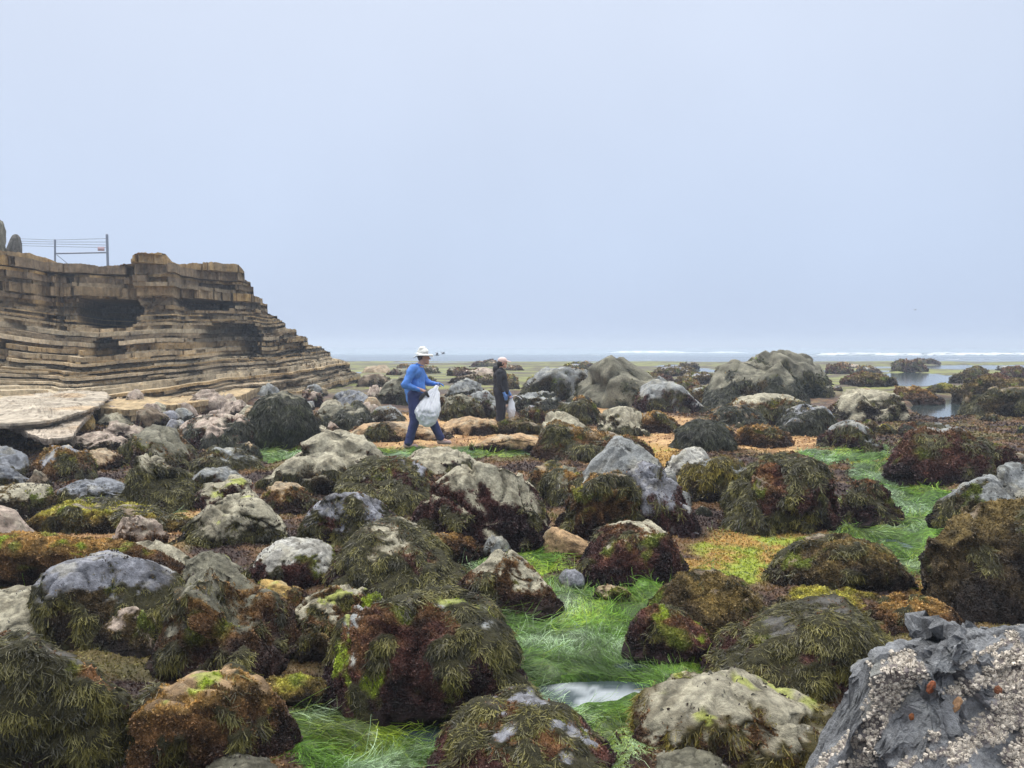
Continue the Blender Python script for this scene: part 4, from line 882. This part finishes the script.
# person in blue ------------------------------------------------
D1 = on_ground(420, 446)[1]; L1 = (at_depth(421, 446, D1)[0], D1, at_depth(421, 447, D1)[2])
pr = person(None, L1, 'person in a bright blue shirt and white sun hat striding with a white bag')
BL = tint('blue_shirt', (.07, .20, .56), .8, var=.15, vscale=8); NV = tint('navy_trousers', (.025, .035, .12), .8, var=.15, vscale=8)
sh_n, sh_f = np.array([-.09, -.19, 1.38]), np.array([-.06, .18, 1.38])
el_n, ha_n = np.array([-.24, -.27, 1.10]), np.array([.02, -.22, 1.02])
el_f, ha_f = np.array([.06, .26, 1.13]), np.array([.24, .10, 1.10])
hip_n, hip_f = np.array([-.10, -.10, .90]), np.array([-.04, .10, .90])
kn_n, an_n = np.array([-.09, -.11, .48]), np.array([-.22, -.11, .08])
kn_f, an_f = np.array([.16, .11, .50]), np.array([.34, .11, .12])
hd = np.array([.06, 0, 1.565])
body = head(hd) + [capsule([-.03, 0, 1.38], [.035, 0, 1.52], .058, .052), capsule([-.08, -.09, 1.30], [-.08, .09, 1.30], .11, .11), capsule([-.08, 0, 1.28], [-.08, 0, .95], .125, .13),
    capsule(sh_n, el_n, .05, .038), capsule(el_n, ha_n, .038, .027), capsule(sh_f, el_f, .05, .038), capsule(el_f, ha_f, .038, .027),
    capsule(hip_n, kn_n, .085, .055), capsule(kn_n, an_n, .055, .036), capsule(hip_f, kn_f, .085, .055), capsule(kn_f, an_f, .055, .036),
    capsule(an_n, an_n + [.10, 0, -.04], .035, .03), capsule(an_f, an_f + [.10, 0, -.03], .035, .03)] + hand(ha_n, [1, .25, -.35], [0, .5, -1], 1, .8) + hand(ha_f, [1, -.2, .05], [0, -.3, -1], .95, .5)
blob('body', body, SKIN, pr, .007, 3)
blob('shirt', [capsule([-.09, -.12, 1.32], [-.07, .12, 1.32], .125, .125), capsule([-.09, 0, 1.30], [-.08, 0, .98], .155, .165), capsule([-.11, 0, 1.05], [-.09, 0, .87], .17, .175),
    capsule(sh_n, el_n, .076, .066), capsule(el_n, ha_n - [.04, 0, 0], .064, .046), capsule(sh_f, el_f, .076, .066), capsule(el_f, ha_f - [.03, -.03, 0], .064, .046)], BL, pr, .010, 3, .035)
blob('collar', [capsule([-.03, -.06, 1.44], [.035, -.02, 1.43], .022, .018), capsule([-.03, .06, 1.44], [.035, .02, 1.43], .022, .018), capsule([-.06, -.05, 1.45], [-.06, .05, 1.45], .022, .022)], BL, pr, .007, 2)
blob('trousers', [capsule(hip_n + [0, .02, .03], kn_n, .125, .088), capsule(kn_n, an_n + [.02, 0, .02], .088, .075), capsule(hip_f + [0, -.02, .03], kn_f, .125, .088), capsule(kn_f, an_f + [-.01, 0, .04], .088, .075), capsule([-.08, -.06, .93], [-.08, .06, .93], .13, .13)], NV, pr, .010, 3, .03)
SHOE = tint('pale_shoes', (.38, .27, .25), .7)
for a_ in (an_n, an_f): blob('shoe', [capsule(a_ + [-.03, 0, -.04], a_ + [.15, 0, -.055], .045, .038), capsule(a_ + [-.02, 0, 0], a_ + [.02, 0, -.02], .048, .045)], SHOE, pr, .008, 2)
blob('glove', [(v, f) for v, f in hand(ha_f, [1, -.2, .05], [0, -.3, -1], 1.12, .5)] + [capsule(ha_f - [.03, -.02, 0], ha_f, .034, .032)], tint('blue_glove', (.03, .16, .55), .5), pr, .005, 2)
blob('hair', [ellips(hd + [-.03, 0, .02], (.088, .082, .075)), capsule(hd + [-.07, -.02, -.02], hd + [-.06, .02, -.04], .035, .03)], tint('brown_hair', (.08, .05, .035), .6), pr, .008, 2)
HATM = tint('white_hat', (.68, .68, .64), .85, var=.06)
ht = blob('sun_hat', [ellips(hd + [-.02, 0, .105], (.095, .088, .065)), capsule(hd + [-.045, -.03, .145], hd + [-.005, .03, .15], .05, .05), ellips(hd + [.0, 0, .060], (.165, .155, .013), .10), ellips(hd + [.09, 0, .045], (.085, .11, .012), .45), ellips(hd + [-.11, 0, .036], (.085, .12, .012), -.5), ellips(hd + [0, -.12, .042], (.12, .05, .013)), ellips(hd + [0, .12, .042], (.12, .05, .013))], HATM, pr, .006, 2, .03)
blob('hat_band', [ellips(hd + [-.015, 0, .085], (.101, .091, .014))], tint('hat_band', (.35, .36, .36), .8), ht, .006, 0)
blob('picked_litter', [capsule(ha_n + [.10, -.02, -.05], ha_n + [.14, 0, -.12], .03, .02), capsule(ha_n + [.06, -.01, -.08], ha_n + [.0, 0, -.16], .035, .03)], tint('dark_litter', (.03, .028, .035), .6), None, .008, 2)
lt = bpy.data.objects['picked_litter']; lt.location = L1; tag(lt, 'dark bundle held in the bare hand of the person in blue', 'litter')
make_bag('white_bag', L1, 'large full white plastic bag held by the person in blue', 'bag', (.14, -.24, .66), (.19, .14, .29), (.30, .06, 1.08), 3, 0, mt=BAG)
# person in black ------------------------------------------------
D2 = 17.0; L2 = (at_depth(500, 429, D2)[0], D2, at_depth(500, 430, D2)[2])
p2 = person(None, L2, 'person in black hoodie and trousers with a pinkish cap, facing right')
BK = tint('black_hoodie', (.012, .012, .018), .85, var=.2, vscale=8); BT = tint('black_trousers', (.014, .014, .024), .85, var=.2, vscale=8)
s_n, s_f = np.array([-.02, -.17, 1.30]), np.array([0, .17, 1.30]); e_n, h_n = np.array([-.02, -.23, 1.02]), np.array([.10, -.21, .83]); e_f, h_f = np.array([.02, .22, 1.02]), np.array([.20, .12, .84])
hd2 = np.array([.06, 0, 1.50])
kn1, an1 = np.array([.0, -.10, .46]), np.array([-.03, -.10, .06]); kn2, an2 = np.array([.05, .10, .46]), np.array([.03, .10, .06])
body = head(hd2, .97) + [capsule([0, 0, 1.30], [.045, 0, 1.45], .056, .05), capsule([0, -.08, 1.22], [0, .08, 1.22], .10, .10), capsule([0, 0, 1.2], [0, 0, .9], .12, .125),
    capsule(s_n, e_n, .046, .036), capsule(e_n, h_n, .036, .026), capsule(s_f, e_f, .046, .036), capsule(e_f, h_f, .036, .026),
    capsule([0, -.09, .85], kn1, .08, .052), capsule(kn1, an1, .052, .036), capsule([0, .09, .85], kn2, .08, .052), capsule(kn2, an2, .052, .036), capsule(an1, an1 + [.12, 0, -.03], .035, .03), capsule(an2, an2 + [.12, 0, -.03], .035, .03)] + hand(h_n, [.35, .1, -1], [-.3, 1, 0], 1, .4) + hand(h_f, [.4, 0, -1], [0, -1, 0], 1, .9)
blob('body', body, SKIN, p2, .007, 3)
blob('hoodie', [capsule([0, -.11, 1.24], [0, .11, 1.24], .12, .12), capsule([0, 0, 1.24], [.02, 0, .84], .155, .165), capsule(s_n, e_n, .072, .062), capsule(e_n, h_n + [-.03, 0, .06], .06, .045), capsule(s_f, e_f, .072, .062), capsule(e_f, h_f + [-.03, 0, .03], .06, .045),
    ellips([-.09, 0, 1.36], (.07, .11, .09)), capsule([.02, -.05, 1.38], [.04, .05, 1.38], .04, .04)], BK, p2, .010, 3, .03)
blob('trousers', [capsule([0, -.09, .85], kn1, .12, .085), capsule(kn1, an1, .085, .068), capsule([0, .09, .85], kn2, .12, .085), capsule(kn2, an2, .085, .068), capsule([.0, -.06, .88], [0, .06, .88], .135, .135)], BT, p2, .010, 3, .025)
for a_ in (an1, an2): blob('shoe', [capsule(a_ + [-.03, 0, -.02], a_ + [.16, 0, -.03], .042, .036)], BK, p2, .008, 2)
GL = tint('pale_blue_glove', (.10, .22, .52), .45)
blob('glove', hand(h_n, [.35, .1, -1], [-.3, 1, 0], 1.12, .4) + [capsule(h_n + [-.02, 0, .04], h_n, .034, .032)], GL, p2, .005, 2)
blob('glove', hand(h_f, [.4, 0, -1], [0, -1, 0], 1.12, .9) + [capsule(h_f + [-.02, 0, .03], h_f, .034, .032)], GL, p2, .005, 2)
blob('hair', [ellips(hd2 + [-.035, 0, .0], (.092, .086, .085)), capsule(hd2 + [-.075, 0, -.01], hd2 + [-.09, 0, -.08], .045, .035)], tint('black_hair', (.012, .01, .01), .5), p2, .008, 2)
cp = blob('cap', [ellips(hd2 + [-.005, 0, .065], (.108, .092, .075)), ellips(hd2 + [.115, 0, .045], (.085, .07, .012), .2)], tint('pink_cap', (.66, .50, .46), .85), p2, .006, 2)
make_bag('white_bag', L2, 'small slim white bag in the gloved hand of the person in black', 'bag', (.26, .10, .44), (.085, .08, .23), (.24, .12, .74), 8, 0,
         handle=[(0, 0, -.06), (.02, 0, .0), (.10, -.02, .03), (.18, -.03, .01), (.25, -.03, -.05)], mt=BAG)

# ---------- birds ----------
BD = tint('bird_grey', (.10, .10, .11), .8)
def bird(px, py, d, label, up, span=1.1, yaw=.3):
    P = at_depth(px, py, d); rt = empty('seabird', tuple(P), label, 'bird'); rt.rotation_euler = (0, 0, yaw)
    blob('body', [capsule([-.22, 0, 0], [.16, 0, .02], .03, .05, 12), capsule([.16, 0, .03], [.26, 0, .05], .05, .035, 12), capsule([.28, 0, .05], [.36, 0, .03], .014, .006, 8), capsule([-.24, 0, 0], [-.38, 0, .0], .035, .03, 12, .4)], BD, rt, .012, 1)
    for s in (-1, 1):
        pts = [(.08, .05 * s, .04), (.12, .05 * s + s * span * .22, .04 + up * .22), (.0, s * span * .5, .04 + up * .30), (-.12, s * span * .62, .02 + up * .28)]
        cw_ = [.20, .19, .12, .02]; V = []; F = []
        for (x, y, z), c_ in zip(pts, cw_):
            V += [(x, y, z + .012), (x - c_, y, z + .004), (x - c_, y, z - .004), (x, y, z - .012)]
        for i in range(3):
            for j in range(4): F.append((i * 4 + j, i * 4 + (j + 1) % 4, i * 4 + 4 + (j + 1) % 4, i * 4 + 4 + j))
        F.append((0, 3, 2, 1)); F.append((12, 13, 14, 15))
        mkmesh('wing', V, F, BD, None, rt, True)
bird(437, 355.5, 95, 'dark seabird flying low just right of the blue figure, wings raised', 1.1)
bird(443, 354, 100, 'dark seabird flying right behind the first one over the sea', .8, 1.2, .5)
bird(915, 310, 190, 'tiny lone bird high over the sea at the right', .5, 1.1, .2)

# ---------- fence on the clifftop ----------
FM = tint('galvanised_metal', (.16, .19, .25), .5, var=.1)
fd = 34.0
fr = empty('wire_fence', tuple(at_depth(107, 268, fd)), 'grey metal fence with strands of wire on the cliff top', 'fence')
o0 = np.array(fr.location)
def fl_(px, py, d=fd): return at_depth(px, py, d) - o0
def tube(p0, p1, r_, n=10):
    return capsule(p0, p1, r_, r_, n)
def part(name, shapes, parent, m_=FM):
    Vs = []; Fs = []; o = 0
    for v, f in shapes: Vs.append(v); Fs.append(f + o); o += len(v)
    return mkmesh(name, np.concatenate(Vs), np.concatenate(Fs), m_, None, parent, True)
part('post', [tube(fl_(108, 272), fl_(107, 235), .055)], fr)
part('post', [tube(fl_(55, 270), fl_(55, 240), .04)], fr)
part('rail', [tube(fl_(56, 253.5), fl_(107, 252.5), .035)], fr)
part('brace', [tube(fl_(57, 255), fl_(68, 264), .016)], fr)
for i, (ya, yb, yc) in enumerate([(238.5, 240, 238.5), (241, 242, 242), (243.5, 244, 245), (245.5, 246.5, 247.5)]):
    part('wire', [tube(fl_(14, ya, fd + 3), fl_(55, yb), .011), tube(fl_(55, yb), fl_(107, yc), .011)], fr)
sg = fl_(102, 249)
part('sign', [(np.array([(-.16, 0, -.09), (.14, 0, -.09), (.14, 0, .09), (-.16, 0, .09), (-.16, .01, -.09), (.14, .01, -.09), (.14, .01, .09), (-.16, .01, .09)]) + sg - [0, .06, 0], np.array([(0, 1, 2), (0, 2, 3), (4, 6, 5), (4, 7, 6), (0, 4, 5), (0, 5, 1), (3, 2, 6), (3, 6, 7), (1, 5, 6), (1, 6, 2), (0, 3, 7), (0, 7, 4)]))], fr, tint('faded_sign', (.45, .32, .36), .6))

# ---------- clifftop boulders ----------
def top_rock(px0, px1, pyb, pyt, d, label, seed, **k):
    c = at_depth((px0 + px1) / 2, pyb, d); Wd = (px1 - px0) / FPX * d; h = (pyb - pyt) / FPX * d
    aa = np.linspace(-1, 1, 9); hp = np.stack([aa, h * np.clip((1 - np.abs(aa) ** 2.4) ** .5, .1, 1)], 1)
    build_rock('boulder', label, tuple(c), np.array([1., 0, 0]), None, Wd, Wd * .8, hp, d, seed, group='boulders on the cliff top', veg=0, **k)
top_rock(-44, 14, 262, 211, 27, 'tall rough tan boulder on the cliff top at the left edge', 71, boxy=.45, stone='lich', bare=1., weed=0, facet=5)
top_rock(6, 22, 257, 234, 28.5, 'round dark blue-grey boulder on the cliff top', 72, stone='dark', bare=1., weed=0, facet=1, rough=.3)

# ---------- barnacled rock, near right ----------
MS = M['stone']
lab = 'jagged blue-grey rock crusted with pinkish barnacles, bottom right corner'
k0 = dict(stone='blue', bare=1., weed=0, facet=9, veg=0, depth=.75, boxy=.7, rough=.8, level=7)
ob, V0 = rock_px(lab, 900, [(800,830),(822,768),(840,735),(852,702),(855,672),(868,652),(884,640),(902,636),(924,620),(936,624),(950,636),(962,629),(985,634),(1000,618),(1020,612),(1045,616),(1080,640),(1130,700)], 777, name='barnacled_rock', cat='boulder', **k0)
me = ob.data; n = len(me.vertices)
V = np.empty(n * 3, np.float32); me.vertices.foreach_get('co', V); V = V.reshape(-1, 3).astype(float)
F = np.empty(len(me.polygons) * 3, np.int32); me.polygons.foreach_get('vertices', F); F = F.reshape(-1, 3)
# extra crags
fb = fbm(V * 7 + 3, 5, .6); rd = np.abs(noise(V * 5 + 9)); cs_ = np.array([3.4, 3.4, 2.6]); _, e2, idc = cell(V * cs_ + 3); tl_ = (_grad[(idc * 4095).astype(int)] * (V - (cell.q - 3) / cs_)).sum(1)
Nn, area = vnormals(V, F); V = V + Nn * (.016 * fb + .007 * fbm(V * 34, 3, .6) + .004 * noise(V * 95) - .020 * np.exp(-(rd / .02) ** 2) + (.05 * (idc - .5) + .27 * tl_) * sst(e2, 0, .02) - .018 * np.exp(-(e2 / .015) ** 2))[:, None]
Nn, area = vnormals(V, F); me.polygons.foreach_set('use_smooth', np.zeros(len(me.polygons), bool)); me.vertices.foreach_set('co', V.astype(np.float32).ravel())
loc = np.array(ob.location); px, py, _ = project(V + loc)
LN = [((868,752),(885,700),7),((885,700),(905,662),12),((905,662),(922,672),8),((890,678),(898,668),13),((956,664),(1012,640),5),((1012,636),(1016,640),7),
      ((1024,655),(1000,670),14),((1000,670),(975,685),9),((975,688),(945,692),6),((1024,680),(1010,710),22),((1024,700),(990,730),16),((990,730),(955,760),10),((965,745),(905,764),6),
      ((1040,740),(1020,760),20),((940,733),(932,740),3),((842,742),(818,768),6),((900,690),(880,712),9),((1060,660),(1060,760),30),((840,770),(870,760),6)]
mk = np.zeros(n); jn = noise(V * 14) * 4.5 + noise(V * 30) * 3 + 2.5
for a, b, r_ in LN:
    a = np.array(a, float); b = np.array(b, float); ab = b - a; q = np.stack([px, py], 1) - a
    t = np.clip(q @ ab / (ab @ ab + 1e-9), 0, 1); d = np.linalg.norm(q - t[:, None] * ab, axis=1) + jn
    mk = np.maximum(mk, 1 - sst(d, r_ * .85, r_ * 1.1))
front = (Nn[:, 1] < .3) | (Nn[:, 2] > .3)
mk *= front
n5 = fbm(V * 4 + 5, 4, .6)[:, None]
cs = np.array([.235, .242, .252]) * (1 + .5 * n5) ; cs = mixc(cs, [.30, .31, .31], sst(fbm(V * 9 + 25, 4), .1, .35) * .5); cs = mixc(cs, [.055, .055, .06], np.exp(-(rd / .06) ** 2) * .7)
cs = mixc(cs, [.20, .19, .13], sst(fbm(V * 2.5 + 45, 3), .2, .45) * .4)
cs = mixc(cs, [.30, .24, .22], mk * .7)
c4 = np.ones((n, 4), np.float32); c4[:, :3] = np.clip(cs, 0, 1); me.color_attributes['col'].data.foreach_set('color', c4.ravel())
rr = np.random.default_rng(5)
A = (area * mk[F].mean(1)).sum(); nb_ = int(min(A / (.0060 ** 2 * 3.1) * 1.7, 15000)); print('barnacles', nb_, A)
idx, bc = sample_surf(V, F, area, mk, nb_, rr); P = interp(V, F, idx, bc); Nb = interp(Nn, F, idx, bc); Nb += rr.normal(size=P.shape) * .25; Nb /= np.linalg.norm(Nb, axis=1)[:, None]
u = np.cross(Nb, rr.normal(size=P.shape)); u /= np.linalg.norm(u, axis=1)[:, None]; v = np.cross(Nb, u)
R0 = (.0030 + .0048 * rr.random(nb_) ** 1.6)[:, None]; hh = R0 * (.8 + .8 * rr.random((nb_, 1)))
VV = []; 
for (rs, hs) in ((1.15, -.2), (.62, 1.), (.46, 1.02), (.25, .55)):
    for j in range(8):
        a = j * math.pi / 4; wv = 1 + .14 * rr.normal(size=(nb_, 1))
        VV.append(P + (u * math.cos(a) + v * math.sin(a)) * R0 * rs * wv + Nb * hh * hs)
VB = np.stack(VV, 1).reshape(-1, 3); b0 = (np.arange(nb_) * 32)[:, None]
q = np.array([(i * 8 + j, i * 8 + (j + 1) % 8, i * 8 + 8 + (j + 1) % 8, i * 8 + 8 + j) for i in range(3) for j in range(8)])
FB = (b0[:, :, None] + q[None]).reshape(-1, 4)
cb_ = np.array([.53, .475, .40]) * (.65 + .6 * rr.random((nb_, 1))); CB = np.repeat(cb_[:, None, :], 32, 1); CB[:, 24:] *= .25; CB[:, 16:24] *= .9
mkmesh('barnacles', VB, FB, M['barnacle'], CB.reshape(-1, 3), ob)
# rusty sponge clumps stuck on it
from mathutils.bvhtree import BVHTree
bvh = BVHTree.FromPolygons([tuple(x) for x in V + loc], [tuple(int(a) for a in f) for f in F])
for (x_, y_, rx, rz_, tl, c_, lb) in [(931, 687, .012, .022, .4, (.22, .07, .03), 'rusty red lump stuck on the barnacled rock, left one'), (956, 705, .015, .032, .5, (.36, .21, .11), 'tan elongated limpet-like lump on the barnacled rock'), (912, 717, .010, .012, 0, (.22, .08, .03), 'tiny rust-coloured dot on the barnacled rock, lowest one'), (998, 690, .013, .015, .2, (.20, .08, .04), 'brown lump among the right-hand barnacles')]:
    dr = ray(x_, y_); hit = bvh.ray_cast(Vector(CAM), Vector(dr).normalized())
    if hit[0] is None: continue
    B, Fi = ico(4); Vx = B * np.array([rx, rx * .7, rz_]) * (1 + .25 * fbm(B * 1.5 + x_, 3))[:, None]
    ct, st = math.cos(tl), math.sin(tl); Vx = np.stack([Vx[:, 0] * ct + Vx[:, 2] * st, Vx[:, 1], -Vx[:, 0] * st + Vx[:, 2] * ct], 1)
    o = mkmesh('sponge_clump', Vx, Fi, M['barnacle'], np.tile([c_], (len(Vx), 1)) * (1 + .3 * noise(B * 4))[:, None], None, True); o.location = hit[0]; tag(o, lb, 'lump')
# ---------- camera, world, light ----------
cd = bpy.data.cameras.new('camera'); cam = bpy.data.objects.new('camera', cd); COL.objects.link(cam)
cam.location = CAM; cam.rotation_euler = (math.pi / 2 - PITCH, 0, 0)
cd.sensor_width = 36; cd.lens = FPX / 1024 * 36; cd.clip_start = .05; cd.clip_end = 6000; SC.camera = cam
w = bpy.data.worlds.new('World'); SC.world = w; w.use_nodes = True; nt = w.node_tree; N_ = nt.nodes; Lk = nt.links
bg = N_['Background']; bg.inputs['Strength'].default_value = .1
sky = N_.new('ShaderNodeTexSky'); sky.sky_type = 'NISHITA'; sky.sun_disc = False
SEL, SAZ = math.radians(52), math.radians(-55)
sky.sun_elevation = SEL; sky.sun_rotation = SAZ; sky.air_density = 1; sky.dust_density = 3
# overcast layer: pale cloud, a little bluer low down
tc = N_.new('ShaderNodeTexCoord'); sx = N_.new('ShaderNodeSeparateXYZ'); Lk.new(tc.outputs['Generated'], sx.inputs[0])
cr = N_.new('ShaderNodeValToRGB'); e = cr.color_ramp.elements
e[0].position = 0; e[0].color = (.41, .495, .665, 1); e[1].position = 1; e[1].color = (3.3, 3.25, 3.2, 1)
x = e.new(.12); x.color = (.455, .54, .70, 1); x = e.new(.42); x.color = (.545, .605, .725, 1); x = e.new(.62); x.color = (1.15, 1.2, 1.25, 1)
Lk.new(sx.outputs['Z'], cr.inputs['Fac'])
nz = N_.new('ShaderNodeTexNoise'); nz.inputs['Scale'].default_value = 1.3; nz.inputs['Detail'].default_value = 4; Lk.new(tc.outputs['Generated'], nz.inputs['Vector'])
mr = N_.new('ShaderNodeMapRange'); mr.inputs['To Min'].default_value = 8.4; mr.inputs['To Max'].default_value = 11.6; Lk.new(nz.outputs['Fac'], mr.inputs['Value'])
sc_ = N_.new('ShaderNodeVectorMath'); sc_.operation = 'SCALE'; Lk.new(cr.outputs[0], sc_.inputs[0]); Lk.new(mr.outputs['Result'], sc_.inputs['Scale'])
mx = N_.new('ShaderNodeMix'); mx.data_type = 'RGBA'; mx.inputs['Factor'].default_value = .93
Lk.new(sky.outputs[0], mx.inputs['A']); Lk.new(sc_.outputs[0], mx.inputs['B']); Lk.new(mx.outputs['Result'], bg.inputs['Color'])
ld = bpy.data.lights.new('sun', 'SUN'); ld.energy = 1.5; ld.angle = math.radians(18); ld.color = (1, .97, .92)
lo = bpy.data.objects.new('sun', ld); COL.objects.link(lo)
dirv = Vector((math.sin(SAZ) * math.cos(SEL), math.cos(SAZ) * math.cos(SEL), math.sin(SEL)))
lo.rotation_euler = dirv.to_track_quat('Z', 'Y').to_euler(); lo.location = (0, 0, 30)
# sea air
HZ = 1
if HZ:
    bx = [(-1900, -40, -1.9), (1900, -40, -1.9), (1900, 3150, -1.9), (-1900, 3150, -1.9)]
    V = bx + [(a, b, 9.) for a, b, c in bx]
    hm = bpy.data.materials.new('haze'); hm.use_nodes = True; n2 = hm.node_tree.nodes; n2.remove(n2['Principled BSDF'])
    pv = n2.new('ShaderNodeVolumePrincipled'); pv.inputs['Color'].default_value = (.76, .86, 1., 1); pv.inputs['Density'].default_value = .0020; pv.inputs['Anisotropy'].default_value = .2
    hm.node_tree.links.new(pv.outputs[0], n2['Material Output'].inputs['Volume'])
    h = mkmesh('haze', V, [(0, 3, 2, 1), (4, 5, 6, 7), (0, 1, 5, 4), (1, 2, 6, 5), (2, 3, 7, 6), (3, 0, 4, 7)], hm); tag(h, 'thin pale sea haze', 'haze', kind='stuff')
vs = SC.view_settings; vs.view_transform = 'Standard'; vs.look = 'None'; vs.exposure = .36; vs.gamma = 1; vs.use_curve_mapping = False
SC.render.engine = 'CYCLES'
